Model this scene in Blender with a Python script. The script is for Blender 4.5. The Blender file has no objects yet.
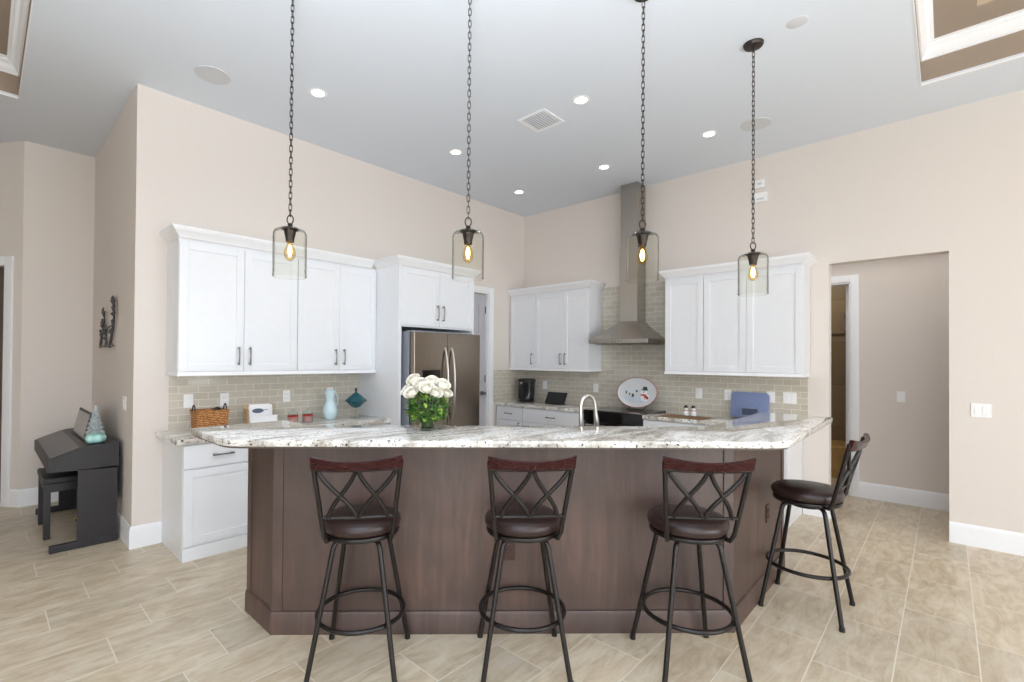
import bpy, bmesh, math, random
from mathutils import Vector, Matrix
random.seed(7)
C = bpy.context.scene.collection
SC = bpy.context.scene
PI = math.pi

# ------------------------------------------------------------------ camera
YAW, PITCH, ROLL = 0.76431, 0.00922, 0.00737
fw = Vector((math.cos(YAW)*math.cos(PITCH), math.sin(YAW)*math.cos(PITCH), math.sin(PITCH)))
rt = Vector((math.sin(YAW), -math.cos(YAW), 0)); up = rt.cross(fw)
r2 = math.cos(ROLL)*rt + math.sin(ROLL)*up
u2 = -math.sin(ROLL)*rt + math.cos(ROLL)*up
cam = bpy.data.cameras.new('camera'); cam.sensor_width = 36; cam.sensor_fit = 'HORIZONTAL'
cam.lens = 481.55/1024*36
cam.shift_x = (512-484.86)/1024; cam.shift_y = (355.15-341)/1024
cam.clip_start = 0.05
co = bpy.data.objects.new('camera', cam); C.objects.link(co)
m = Matrix((r2, u2, -fw)).transposed().to_4x4(); m.translation = Vector((0, 0, 1.52))
co.matrix_world = m
SC.camera = co

# ------------------------------------------------------------------ world, exposure
w = bpy.data.worlds.new('world'); SC.world = w; w.use_nodes = True
bg = w.node_tree.nodes['Background']; bg.inputs[0].default_value = (0.62, 0.78, 1.0, 1); bg.inputs[1].default_value = 0.7
SC.view_settings.view_transform = 'Standard'; SC.view_settings.look = 'None'
SC.view_settings.gamma = 1; SC.view_settings.use_curve_mapping = False
SC.view_settings.exposure = 0.20
SC.cycles.use_denoising = True
SC.cycles.max_bounces = 10; SC.cycles.diffuse_bounces = 6; SC.cycles.transparent_max_bounces = 16
SC.cycles.caustics_reflective = False; SC.cycles.caustics_refractive = False
SC.cycles.sample_clamp_indirect = 6

def area(name, loc, rot, sx, sy, power, col=(1, 1, 1)):
    l = bpy.data.lights.new(name, 'AREA'); l.shape = 'RECTANGLE'; l.size = sx; l.size_y = sy
    l.energy = power; l.color = col
    o = bpy.data.objects.new(name, l); C.objects.link(o); o.location = loc; o.rotation_euler = rot
    return o
DAY = (0.95, 0.98, 1.0)
# daylight through the sliding glass doors in the wall behind the camera
area('window_daylight_back', (2.1, -4.35, 1.5), (-PI/2, 0, PI), 4.0, 2.6, 150, DAY)
area('window_daylight_corner', (-2.55, -2.30, 1.45), (-PI/2, 0, 3*PI/4), 5.0, 2.6, 128, DAY)  # extra light added diagonally behind the camera for frontal glare on the island
# sun added to brighten the ceiling by bouncing off the floor behind the camera
sun = bpy.data.lights.new('sun', 'SUN'); sun.energy = 6; sun.angle = 0.02; sun.color = (1, 0.97, 0.93)
so = bpy.data.objects.new('sun', sun); C.objects.link(so); so.rotation_euler = (math.radians(38), 0, math.radians(8))
# unseen fill lamp added behind the camera, aimed up to brighten the ceiling
area('bounce_flash', (-0.3, 0.0, 1.45), (PI, 0, 0), 0.5, 0.5, 195, (0.86, 0.93, 1.0)).data.spread = math.radians(142)
area('hall_ceiling_light', (6.36, 0.3, 2.70), (0, 0, 0), 0.8, 3.0, 8, (1, 0.98, 0.96))  # unseen lamp put in to light the hall
area('bath_ceiling_light', (7.8, 1.4, 2.70), (0, 0, 0), 0.8, 0.8, 6, (1, 0.93, 0.82))  # unseen warm lamp added to light the bath beyond the hall

# ------------------------------------------------------------------ materials
def srgb(r, g, b):
    def f(c):
        c /= 255
        return c/12.92 if c <= 0.04045 else ((c+0.055)/1.055)**2.4
    return (f(r), f(g), f(b), 1)

class NT:
    def __init__(s, name):
        s.m = bpy.data.materials.new(name); s.m.use_nodes = True
        s.t = s.m.node_tree; s.b = s.t.nodes['Principled BSDF']; s.out = s.t.nodes['Material Output']
    def n(s, typ, **kw):
        nd = s.t.nodes.new(typ)
        for k, v in kw.items(): setattr(nd, k, v)
        return nd
    def l(s, a, b): s.t.links.new(a, b)
    def math(s, op, a, b=None, c=None):
        nd = s.n('ShaderNodeMath', operation=op)
        for i, v in enumerate((a, b, c)):
            if v is None: continue
            if isinstance(v, (int, float)): nd.inputs[i].default_value = v
            else: s.l(v, nd.inputs[i])
        return nd.outputs[0]
    def ramp(s, fac, stops):
        nd = s.n('ShaderNodeValToRGB'); e = nd.color_ramp.elements
        while len(e) < len(stops): e.new(0.5)
        for el, (p, c) in zip(e, stops): el.position = p; el.color = c
        s.l(fac, nd.inputs[0]); return nd.outputs[0]
    def mix(s, fac, a, b, typ='MIX'):
        nd = s.n('ShaderNodeMixRGB', blend_type=typ)
        for i, v in enumerate((fac, a, b)):
            if isinstance(v, (int, float)): nd.inputs[i].default_value = v
            elif isinstance(v, tuple): nd.inputs[i].default_value = v
            else: s.l(v, nd.inputs[i])
        return nd.outputs[0]
    def noise(s, vec=None, scale=5, detail=3, rough=0.5, dist=0):
        nd = s.n('ShaderNodeTexNoise'); nd.inputs['Scale'].default_value = scale
        nd.inputs['Detail'].default_value = detail; nd.inputs['Roughness'].default_value = rough
        nd.inputs['Distortion'].default_value = dist
        if vec is not None: s.l(vec, nd.inputs['Vector'])
        return nd.outputs['Fac']
    def obj(s):
        return s.n('ShaderNodeTexCoord').outputs['Object']
    def scaled(s, vec, sc, rot=(0, 0, 0)):
        nd = s.n('ShaderNodeMapping'); s.l(vec, nd.inputs['Vector'])
        nd.inputs['Scale'].default_value = sc; nd.inputs['Rotation'].default_value = rot
        return nd.outputs[0]
    def bump(s, h, strength=0.2, dist=0.01):
        nd = s.n('ShaderNodeBump'); nd.inputs['Strength'].default_value = strength
        nd.inputs['Distance'].default_value = dist
        s.l(h, nd.inputs['Height']); s.l(nd.outputs[0], s.b.inputs['Normal'])

def pm(name, col, rough=0.5, metal=0.0, var=0.04, scale=9, spec=0.5, bump=0.0, aniso=None, emit=None, estr=0, coat=0):
    t = NT(name); v = t.obj()
    if aniso: v = t.scaled(v, aniso)
    f = t.noise(v, scale, 3)
    c = srgb(*col)
    lo = tuple(x*(1-var) for x in c[:3])+(1,); hi = tuple(min(1, x*(1+var)) for x in c[:3])+(1,)
    t.l(t.ramp(f, [(0.3, lo), (0.7, hi)]), t.b.inputs['Base Color'])
    t.b.inputs['Roughness'].default_value = rough; t.b.inputs['Metallic'].default_value = metal
    t.b.inputs['Specular IOR Level'].default_value = spec
    t.b.inputs['Coat Weight'].default_value = coat
    if bump: t.bump(f, bump, 0.004)
    if emit:
        t.b.inputs['Emission Color'].default_value = srgb(*emit); t.b.inputs['Emission Strength'].default_value = estr
    return t.m

M = {}
M['wall'] = pm('wall_paint', (222, 214, 207), 0.75, var=0.01, scale=60, spec=0.25, bump=0.05)
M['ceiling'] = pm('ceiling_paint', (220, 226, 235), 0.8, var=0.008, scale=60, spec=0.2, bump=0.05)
M['tan'] = pm('tray_tan_paint', (160, 145, 131), 0.75, var=0.015, scale=40, spec=0.2)
M['tan_light'] = pm('tray_light_tan_paint', (196, 180, 158), 0.75, var=0.015, scale=40, spec=0.2)
M['trim'] = pm('white_trim_paint', (240, 241, 244), 0.4, var=0.01, scale=20)
M['cab'] = pm('white_cabinet_lacquer', (230, 232, 236), 0.28, var=0.01, scale=14)
M['door_grey'] = pm('pantry_door_paint', (188, 187, 192), 0.35, var=0.012, scale=12)  # slab set greyer than the white casing
M['plastic'] = pm('white_switch_plastic', (240, 240, 240), 0.35, var=0.01, scale=30)
M['slot'] = pm('outlet_slot', (120, 118, 115), 0.5, var=0.02, scale=30)
M['nickel'] = pm('brushed_nickel', (196, 192, 186), 0.3, 1.0, var=0.05, scale=60)
M['dark_nickel'] = pm('pewter_pull', (128, 126, 124), 0.3, 1.0, var=0.06, scale=60)
M['steel'] = pm('brushed_stainless', (178, 172, 164), 0.27, 1.0, var=0.06, scale=8, aniso=(1, 1, 60))
M['black_steel'] = pm('slate_stainless', (140, 129, 117), 0.22, 1.0, var=0.08, scale=6, aniso=(12, 12, 0.6))
M['fridge_side'] = pm('fridge_side_grey', (158, 163, 172), 0.4, 0.0, var=0.03)
M['black_gloss'] = pm('black_glass', (14, 14, 16), 0.06, var=0.1, coat=0.3)
M['black'] = pm('black_plastic', (24, 24, 26), 0.4, var=0.12)
M['bronze'] = pm('oil_rubbed_bronze', (58, 50, 46), 0.42, 0.55, var=0.15, scale=40)
M['stool_metal'] = pm('powder_coated_bronze', (33, 29, 28), 0.30, 0.3, var=0.12, scale=50)
M['leather'] = pm('dark_brown_leatherette', (45, 29, 28), 0.34, var=0.15, scale=70, bump=0.15)
M['mahogany'] = pm('mahogany_rail', (47, 8, 12), 0.24, var=0.6, scale=14, aniso=(3, 3, 14), spec=0.35)
M['piano'] = pm('dark_rosewood_piano', (31, 27, 31), 0.42, var=0.22, scale=16, aniso=(6, 6, 1))
M['piano_top'] = pm('satin_piano_cover', (84, 80, 80), 0.35, var=0.05)
M['gold'] = pm('brass_pedal', (206, 160, 84), 0.25, 1.0, var=0.05)
M['screen'] = pm('tablet_glass', (112, 108, 106), 0.15, var=0.05)
M['teal'] = pm('teal_glass', (8, 84, 98), 0.08, var=0.35, scale=30, coat=0.5)
M['teal_dark'] = pm('teal_knob', (18, 36, 44), 0.15, var=0.2)
M['pale_blue'] = pm('pale_blue_glaze', (206, 229, 236), 0.15, var=0.06, scale=20, coat=0.4)
M['pink'] = pm('pink_candle_wax', (206, 150, 148), 0.4, var=0.1, scale=40)
M['paper'] = pm('white_paper', (240, 240, 242), 0.7, var=0.01)
M['print'] = pm('dark_print', (84, 94, 112), 0.6, var=0.25, scale=60)
M['tan_wood'] = pm('light_oak', (196, 164, 124), 0.5, var=0.12, scale=20, aniso=(2, 2, 14))
M['blue_board'] = pm('blue_cutting_board', (122, 136, 174), 0.4, var=0.05, scale=30)
M['mat'] = None
M['red'] = pm('red_scarf_paint', (186, 44, 46), 0.35, var=0.1)
M['green_dark'] = pm('dark_green_paint', (46, 76, 66), 0.4, var=0.15)
M['ceramic'] = pm('white_ceramic', (236, 236, 236), 0.15, var=0.015, coat=0.4)
M['rose'] = pm('ivory_rose_petal', (250, 246, 236), 0.55, var=0.05, scale=40)
M['stem'] = pm('rose_stem_green', (92, 128, 58), 0.5, var=0.15)
M['leaf_a'] = pm('leaf_green', (66, 112, 44), 0.45, var=0.3, scale=30)
M['leaf_b'] = pm('leaf_yellow_green', (140, 170, 70), 0.45, var=0.25, scale=30)
M['bath_tile'] = None
M['reed'] = pm('patinated_metal', (96, 96, 98), 0.45, 0.5, var=0.5, scale=60)
M['frost'] = pm('frosted_tree_glass', (158, 168, 168), 0.2, var=0.35, scale=50)
M['turq'] = pm('turquoise_glass', (168, 216, 210), 0.12, var=0.25, scale=14, coat=0.4)
M['grille'] = pm('speaker_grille', (206, 208, 212), 0.7, var=0.03, scale=200)
M['hinge'] = pm('hinge_metal', (120, 116, 112), 0.35, 1.0, var=0.05)
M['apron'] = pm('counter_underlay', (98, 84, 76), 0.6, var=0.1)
M['outlet_brown'] = pm('brown_outlet_plate', (66, 40, 36), 0.4, var=0.08)
M['light_on'] = pm('lit_downlight', (255, 250, 240), 0.5, var=0.0, emit=(255, 244, 226), estr=9)
M['filament'] = pm('glowing_filament', (255, 220, 150), 0.5, var=0.0, emit=(255, 196, 104), estr=45)

def glassy(name, tint, edge, gloss_rough=0.02, seed=0.0):
    t = NT(name); t.t.nodes.remove(t.b)
    tr = t.n('ShaderNodeBsdfTransparent'); gl = t.n('ShaderNodeBsdfGlossy'); gl.inputs['Roughness'].default_value = gloss_rough
    lw = t.n('ShaderNodeLayerWeight'); lw.inputs[0].default_value = 0.35
    lw.inputs[0].default_value = 0.5; fr = t.n('ShaderNodeLayerWeight'); fr.inputs[0].default_value = 0.08
    t.l(t.ramp(lw.outputs['Facing'], [(0.0, srgb(*tint)), (0.70, srgb(*tint)), (0.97, srgb(*edge))]), tr.inputs[0])
    mx = t.n('ShaderNodeMixShader')
    t.l(t.math('MULTIPLY', fr.outputs['Fresnel'], 0.75), mx.inputs[0]); t.l(tr.outputs[0], mx.inputs[1]); t.l(gl.outputs[0], mx.inputs[2])
    if seed:
        f = t.noise(t.obj(), 55, 2); bp = t.n('ShaderNodeBump'); bp.inputs['Strength'].default_value = seed
        bp.inputs['Distance'].default_value = 0.004
        t.l(f, bp.inputs['Height']); t.l(bp.outputs[0], gl.inputs['Normal']); t.l(bp.outputs[0], fr.inputs['Normal'])
    t.l(mx.outputs[0], t.out.inputs[0]); return t.m
M['glass'] = glassy('seeded_clear_glass', (252, 252, 250), (234, 236, 231), 0.03, 0.35)
M['bulb_glass'] = glassy('amber_bulb_glass', (255, 238, 206), (222, 180, 128), 0.02)
M['clear'] = glassy('clear_glass', (248, 251, 250), (190, 204, 200), 0.02)
M['pane'] = glassy('window_pane', (245, 248, 248), (210, 220, 220), 0.01)

# floor: 12 x 24 travertine-look porcelain laid in a third offset, straight with the walls
def floor_mat():
    t = NT('travertine_plank_tile'); v = t.obj()
    sp = t.n('ShaderNodeSeparateXYZ'); t.l(v, sp.inputs[0]); X, Y = sp.outputs[0], sp.outputs[1]
    ry = t.math('DIVIDE', t.math('SUBTRACT', Y, 0.190), 0.3092)
    row = t.math('FLOOR', ry); fy = t.math('SUBTRACT', ry, row)
    r3 = t.math('FLOORED_MODULO', row, 3.0)
    rx = t.math('DIVIDE', t.math('SUBTRACT', t.math('SUBTRACT', X, 0.483), t.math('MULTIPLY', r3, 0.205)), 0.6155)
    col = t.math('FLOOR', rx); fx = t.math('SUBTRACT', rx, col)
    dx = t.math('MULTIPLY', t.math('MINIMUM', fx, t.math('SUBTRACT', 1.0, fx)), 0.6155)
    dy = t.math('MULTIPLY', t.math('MINIMUM', fy, t.math('SUBTRACT', 1.0, fy)), 0.3092)
    d = t.math('MINIMUM', dx, dy)
    grout = t.math('LESS_THAN', d, 0.0029)
    cb = t.n('ShaderNodeCombineXYZ'); t.l(col, cb.inputs[0]); t.l(row, cb.inputs[1])
    wn = t.n('ShaderNodeTexWhiteNoise', noise_dimensions='3D'); t.l(cb.outputs[0], wn.inputs['Vector'])
    # shift the veins tile by tile
    sc = t.n('ShaderNodeVectorMath', operation='SCALE'); t.l(wn.outputs['Color'], sc.inputs[0]); sc.inputs['Scale'].default_value = 9
    ad = t.n('ShaderNodeVectorMath', operation='ADD'); t.l(v, ad.inputs[0]); t.l(sc.outputs[0], ad.inputs[1])
    v1 = t.scaled(ad.outputs[0], (1.6, 6.5, 1), (0, 0, 0.32))
    a = t.noise(v1, 2.3, 8, 0.66, 1.1)
    b = t.noise(t.scaled(ad.outputs[0], (2.2, 3.4, 1), (0, 0, -0.5)), 2.0, 7, 0.62, 1.0)
    f = t.math('ADD', t.math('MULTIPLY', a, 0.62), t.math('MULTIPLY', b, 0.38))
    base = t.ramp(f, [(0.30, srgb(170, 151, 124)), (0.44, srgb(196, 180, 154)), (0.54, srgb(210, 197, 174)), (0.66, srgb(221, 211, 193))])
    per = t.ramp(wn.outputs['Value'], [(0, (0.88, 0.88, 0.88, 1)), (1, (1.04, 1.03, 1.02, 1))])
    base = t.mix(1.0, base, per, 'MULTIPLY')
    c = t.mix(grout, base, srgb(224, 217, 203))
    t.l(c, t.b.inputs['Base Color'])
    rr = t.n('ShaderNodeMapRange'); t.l(f, rr.inputs[0]); rr.inputs[3].default_value = 0.26; rr.inputs[4].default_value = 0.40
    rg = t.math('ADD', rr.outputs[0], t.math('MULTIPLY', grout, 0.4)); t.l(rg, t.b.inputs['Roughness'])
    t.b.inputs['Specular IOR Level'].default_value = 0.45
    h = t.math('SUBTRACT', t.math('MULTIPLY', f, 0.12), grout); t.bump(h, 0.15, 0.002)
    return t.m
M['floor'] = floor_mat()

# brick-bond tile; axis = coordinate that runs along the wall
def tile_mat(name, axis, w_, h_, cols, grout_c, rough, z0=0.915, gw=0.0022, wob=0.25):
    t = NT(name); v = t.obj(); sp = t.n('ShaderNodeSeparateXYZ'); t.l(v, sp.inputs[0])
    A = sp.outputs[axis]; Z = sp.outputs[2]
    rz = t.math('DIVIDE', t.math('SUBTRACT', Z, z0), h_); row = t.math('FLOOR', rz); fz = t.math('SUBTRACT', rz, row)
    off = t.math('MULTIPLY', t.math('FLOORED_MODULO', row, 2.0), 0.5)
    ra = t.math('ADD', t.math('DIVIDE', A, w_), off); col = t.math('FLOOR', ra); fa = t.math('SUBTRACT', ra, col)
    da = t.math('MULTIPLY', t.math('MINIMUM', fa, t.math('SUBTRACT', 1.0, fa)), w_)
    dz = t.math('MULTIPLY', t.math('MINIMUM', fz, t.math('SUBTRACT', 1.0, fz)), h_)
    d = t.math('MINIMUM', da, dz); g = t.math('LESS_THAN', d, gw)
    cb = t.n('ShaderNodeCombineXYZ'); t.l(col, cb.inputs[0]); t.l(row, cb.inputs[1])
    wn = t.n('ShaderNodeTexWhiteNoise', noise_dimensions='3D'); t.l(cb.outputs[0], wn.inputs['Vector'])
    nz = t.noise(v, 14, 3)
    c = t.ramp(wn.outputs['Value'], [(0, srgb(*cols[0])), (1, srgb(*cols[1]))])
    c = t.mix(t.math('MULTIPLY', nz, 0.3), c, srgb(*cols[2]))
    t.l(t.mix(g, c, srgb(*grout_c)), t.b.inputs['Base Color'])
    t.l(t.math('ADD', rough, t.math('MULTIPLY', g, 0.5)), t.b.inputs['Roughness'])
    mr = t.n('ShaderNodeMapRange'); t.l(d, mr.inputs[0]); mr.inputs[1].default_value = 0; mr.inputs[2].default_value = gw*2.6
    t.bump(t.math('ADD', mr.outputs[0], t.math('MULTIPLY', nz, wob)), 0.4, 0.002)
    return t.m
SPL = [(194, 187, 172), (207, 201, 188), (184, 176, 160)]
M['splash_x'] = tile_mat('subway_tile_left', 0, 0.152, 0.0605, SPL, (226, 221, 211), 0.10)
M['splash_y'] = tile_mat('subway_tile_right', 1, 0.152, 0.0605, SPL, (226, 221, 211), 0.10)
M['bath_tile'] = tile_mat('bath_wall_tile', 1, 0.60, 0.60, [(134, 115, 86), (146, 127, 98), (106, 90, 64)], (120, 104, 80), 0.3, 0.0, 0.003)

def granite():
    t = NT('speckled_granite'); v = t.obj()
    big = t.noise(t.scaled(v, (0.9, 3.2, 2), (0, 0, 0.785)), 2.2, 6, 0.62, 0.9)
    c = t.ramp(big, [(0.34, srgb(158, 152, 142)), (0.46, srgb(206, 202, 194)), (0.56, srgb(240, 239, 236))])
    vo = t.n('ShaderNodeTexVoronoi'); t.l(v, vo.inputs['Vector']); vo.inputs['Scale'].default_value = 85
    cell = t.n('ShaderNodeSeparateColor'); t.l(vo.outputs['Color'], cell.inputs[0])
    c = t.mix(t.math('MULTIPLY', t.math('LESS_THAN', cell.outputs[0], 0.13), 0.6), c, srgb(176, 164, 150))
    mid = t.noise(v, 24, 5, 0.7, 0.5)
    c = t.mix(t.ramp(mid, [(0.61, (0, 0, 0, 1)), (0.66, (0.8, 0.8, 0.8, 1))]), c, srgb(142, 126, 112))
    sm = t.noise(v, 52, 4, 0.65, 0.3)
    c = t.mix(t.ramp(sm, [(0.600, (0, 0, 0, 1)), (0.620, (1, 1, 1, 1))]), c, srgb(34, 30, 30))
    t.l(c, t.b.inputs['Base Color']); t.b.inputs['Roughness'].default_value = 0.045
    t.b.inputs['IOR'].default_value = 1.75
    return t.m
M['granite'] = granite()

def stained():
    t = NT('espresso_stained_wood'); v = t.obj()
    a = t.noise(t.scaled(v, (7, 7, 0.7)), 3, 5, 0.6, 0.5)
    b = t.noise(v, 1.7, 4, 0.6, 0.6)
    f = t.math('ADD', t.math('MULTIPLY', a, 0.45), t.math('MULTIPLY', b, 0.55))
    t.l(t.ramp(f, [(0.32, srgb(64, 50, 46)), (0.52, srgb(82, 64, 58)), (0.68, srgb(104, 79, 69))]), t.b.inputs['Base Color'])
    t.b.inputs['Roughness'].default_value = 0.42; t.b.inputs['Specular IOR Level'].default_value = 0.6
    return t.m
M['stain'] = stained()

def wicker():
    t = NT('woven_seagrass'); v = t.obj()
    wv = t.n('ShaderNodeTexWave', bands_direction='Z'); t.l(v, wv.inputs['Vector']); wv.inputs['Scale'].default_value = 22
    wv.inputs['Distortion'].default_value = 5; wv.inputs['Detail Scale'].default_value = 4
    f = t.noise(v, 70, 3)
    g = t.math('ADD', t.math('MULTIPLY', wv.outputs['Fac'], 0.5), t.math('MULTIPLY', f, 0.5))
    t.l(t.ramp(g, [(0.25, srgb(112, 64, 28)), (0.5, srgb(176, 112, 58)), (0.75, srgb(214, 158, 98))]), t.b.inputs['Base Color'])
    t.b.inputs['Roughness'].default_value = 0.7; t.bump(g, 0.8, 0.008); return t.m
M['wicker'] = wicker()
M['mat'] = M['wicker']

# ------------------------------------------------------------------ mesh helpers
class MB:
    def __init__(s): s.bm = bmesh.new()
    def _add(s, verts, faces):
        vs = [s.bm.verts.new(v) for v in verts]
        for f in faces:
            try: s.bm.faces.new([vs[i] for i in f])
            except ValueError: pass
        return vs
    def box(s, x0, x1, y0, y1, z0, z1, bev=0.0, mat=None):
        t = bmesh.new(); bmesh.ops.create_cube(t, size=1)
        for v in t.verts:
            v.co = Vector(((x0+x1)/2 + v.co.x*(x1-x0), (y0+y1)/2 + v.co.y*(y1-y0), (z0+z1)/2 + v.co.z*(z1-z0)))
        if bev: bmesh.ops.bevel(t, geom=list(t.edges), offset=bev, segments=2, profile=0.6, affect='EDGES')
        return s.merge(t, mat)
    def merge(s, t, mat=None):
        if mat is not None: bmesh.ops.transform(t, matrix=mat, verts=t.verts)
        t.verts.index_update(); vs = [s.bm.verts.new(v.co) for v in t.verts]
        for f in t.faces:
            try: s.bm.faces.new([vs[v.index] for v in f.verts])
            except ValueError: pass
        t.free(); return s
    def tube(s, pts, r, seg=10, cap=True, closed=False):
        pts = [Vector(p) for p in pts]; n = len(pts)
        rs = r if isinstance(r, (list, tuple)) else [r]*n
        tang = []
        for i in range(n):
            if closed: a, b = pts[(i-1) % n], pts[(i+1) % n]
            else: a, b = pts[max(i-1, 0)], pts[min(i+1, n-1)]
            tang.append((b-a).normalized())
        ref = Vector((0, 0, 1)) if abs(tang[0].z) < 0.9 else Vector((1, 0, 0))
        nrm = tang[0].cross(ref).normalized(); rings = []
        for i in range(n):
            nrm = (nrm - tang[i]*nrm.dot(tang[i])).normalized(); bn = tang[i].cross(nrm)
            rings.append([s.bm.verts.new(pts[i] + rs[i]*(math.cos(2*PI*k/seg)*nrm + math.sin(2*PI*k/seg)*bn)) for k in range(seg)])
        for i in range(n if closed else n-1):
            A, B = rings[i], rings[(i+1) % n]
            for k in range(seg): s.bm.faces.new((A[k], A[(k+1) % seg], B[(k+1) % seg], B[k]))
        if cap and not closed:
            s.bm.faces.new(rings[0][::-1]); s.bm.faces.new(rings[-1])
        return s
    def lathe(s, prof, seg=32, c=(0, 0, 0), sx=1, sy=1, mat=None):
        # prof: list of (r, z); r = 0 closes on the axis
        t = bmesh.new(); rings = []
        for r, z in prof:
            if r < 1e-6: rings.append([t.verts.new((c[0], c[1], c[2]+z))])
            else: rings.append([t.verts.new((c[0]+sx*r*math.cos(2*PI*k/seg), c[1]+sy*r*math.sin(2*PI*k/seg), c[2]+z)) for k in range(seg)])
        for A, B in zip(rings, rings[1:]):
            for k in range(seg):
                a = [A[k % len(A)], A[(k+1) % len(A)]] if len(A) > 1 else [A[0]]
                b = [B[(k+1) % len(B)], B[k % len(B)]] if len(B) > 1 else [B[0]]
                if len(a)+len(b) > 2: t.faces.new(a+b)
        return s.merge(t, mat)
    def prism(s, poly, z0, z1, bev=0.0, mat=None):
        t = bmesh.new()
        A = [t.verts.new((x, y, z0)) for x, y in poly]; B = [t.verts.new((x, y, z1)) for x, y in poly]; n = len(poly)
        t.faces.new(A[::-1]); t.faces.new(B)
        for i in range(n): t.faces.new((A[i], A[(i+1) % n], B[(i+1) % n], B[i]))
        bmesh.ops.recalc_face_normals(t, faces=t.faces)
        if bev: bmesh.ops.bevel(t, geom=[e for e in t.edges if abs(e.verts[0].co.z-e.verts[1].co.z) < 1e-6], offset=bev, segments=2, profile=0.6, affect='EDGES')
        return s.merge(t, mat)
    def sweep(s, path, prof, side=1, closed=False):
        # path: list of (x, y); prof: list of (outward offset, z); side=+1 -> offset to the left of travel
        P = [Vector((p[0], p[1])) for p in path]; n = len(P); rings = []
        def nor(a, b):
            d = (b-a).normalized(); return Vector((-d.y, d.x))*side
        for i in range(n):
            if closed or 0 < i < n-1:
                n1 = nor(P[i-1], P[i]); n2 = nor(P[i], P[(i+1) % n])
                mt = (n1+n2)/(1+n1.dot(n2))
            elif i == 0: mt = nor(P[0], P[1])
            else: mt = nor(P[-2], P[-1])
            rings.append([s.bm.verts.new((P[i].x+mt.x*o, P[i].y+mt.y*o, z)) for o, z in prof])
        k = len(prof)
        for i in range(n if closed else n-1):
            A, B = rings[i], rings[(i+1) % n]
            for j in range(k): s.bm.faces.new((A[j], A[(j+1) % k], B[(j+1) % k], B[j]))
        if not closed:
            s.bm.faces.new(rings[0]); s.bm.faces.new(rings[-1][::-1])
        return s
    def build(s, name, mat, parent=None, loc=None, rot=None, smooth=None):
        bmesh.ops.recalc_face_normals(s.bm, faces=s.bm.faces)
        me = bpy.data.meshes.new(name); s.bm.to_mesh(me); s.bm.free()
        me.materials.append(mat)
        if smooth is not None:
            me.shade_smooth(); me.set_sharp_from_angle(angle=math.radians(smooth))
        o = bpy.data.objects.new(name, me); C.objects.link(o)
        if parent: o.parent = parent
        if loc: o.location = loc
        if rot: o.rotation_euler = rot
        return o

def tag(o, label, cat, group=None, kind=None):
    o['label'] = label; o['category'] = cat
    if group: o['group'] = group
    if kind: o['kind'] = kind
    return o
def thing(name, label, cat, loc=(0, 0, 0), rz=0, group=None):
    o = bpy.data.objects.new(name, None); C.objects.link(o); o.location = loc; o.rotation_euler = (0, 0, rz)
    o.empty_display_size = 0.1
    return tag(o, label, cat, group)
def struct(o): o['kind'] = 'structure'; return o
def copy_tree(o, parent=None):
    c = o.copy(); C.objects.link(c)
    if parent: c.parent = parent
    for ch in list(o.children): copy_tree(ch, c)
    return c
def bez(p, n=10):
    # cubic bezier through four 3-D control points
    p = [Vector(q) for q in p]; r = []
    for i in range(n+1):
        t = i/n; r.append((1-t)**3*p[0]+3*(1-t)**2*t*p[1]+3*(1-t)*t*t*p[2]+t**3*p[3])
    return r

# ------------------------------------------------------------------ room shell
WA, WB, HC = 4.663, 5.719, 3.705         # left kitchen wall (y), right kitchen wall (x), ceiling
XP, YB = 0.832, 6.745                    # alcove side wall (x), alcove back wall (y)
HX = 6.873                               # far wall of the hall behind the doorway
def sbox(name, x0, x1, y0, y1, z0, z1, mat): return struct(MB().box(x0, x1, y0, y1, z0, z1).build(name, mat))
struct(MB().box(-5.2, 10.2, -4.7, 9.2, -0.1, 0).build('floor', M['floor']))
# ceiling with two tray recesses
TR = (1.4, 5.10, -3.4, 0.145); TL = (-3.6, 0.190, 1.6, 5.69)
def ceil():
    b = MB(); xs = sorted({-5.2, TL[0], TL[1], TR[0], TR[1], 5.9}); ys = sorted({-4.7, TR[2], TR[3], TL[2], TL[3], 9.2})
    for i in range(len(xs)-1):
        for j in range(len(ys)-1):
            cx, cy = (xs[i]+xs[i+1])/2, (ys[j]+ys[j+1])/2
            if any(t[0] < cx < t[1] and t[2] < cy < t[3] for t in (TR, TL)): continue
            b.box(xs[i], xs[i+1], ys[j], ys[j+1], HC, HC+0.03)
    bmesh.ops.remove_doubles(b.bm, verts=b.bm.verts, dist=1e-5)
    return struct(b.build('ceiling', M['ceiling']))
ceil()
n_trim = [0]
def trim(b, mat=None, smooth=40):
    n_trim[0] += 1
    return struct(b.build('trim_%d' % n_trim[0], mat or M['trim'], smooth=smooth))
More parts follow.
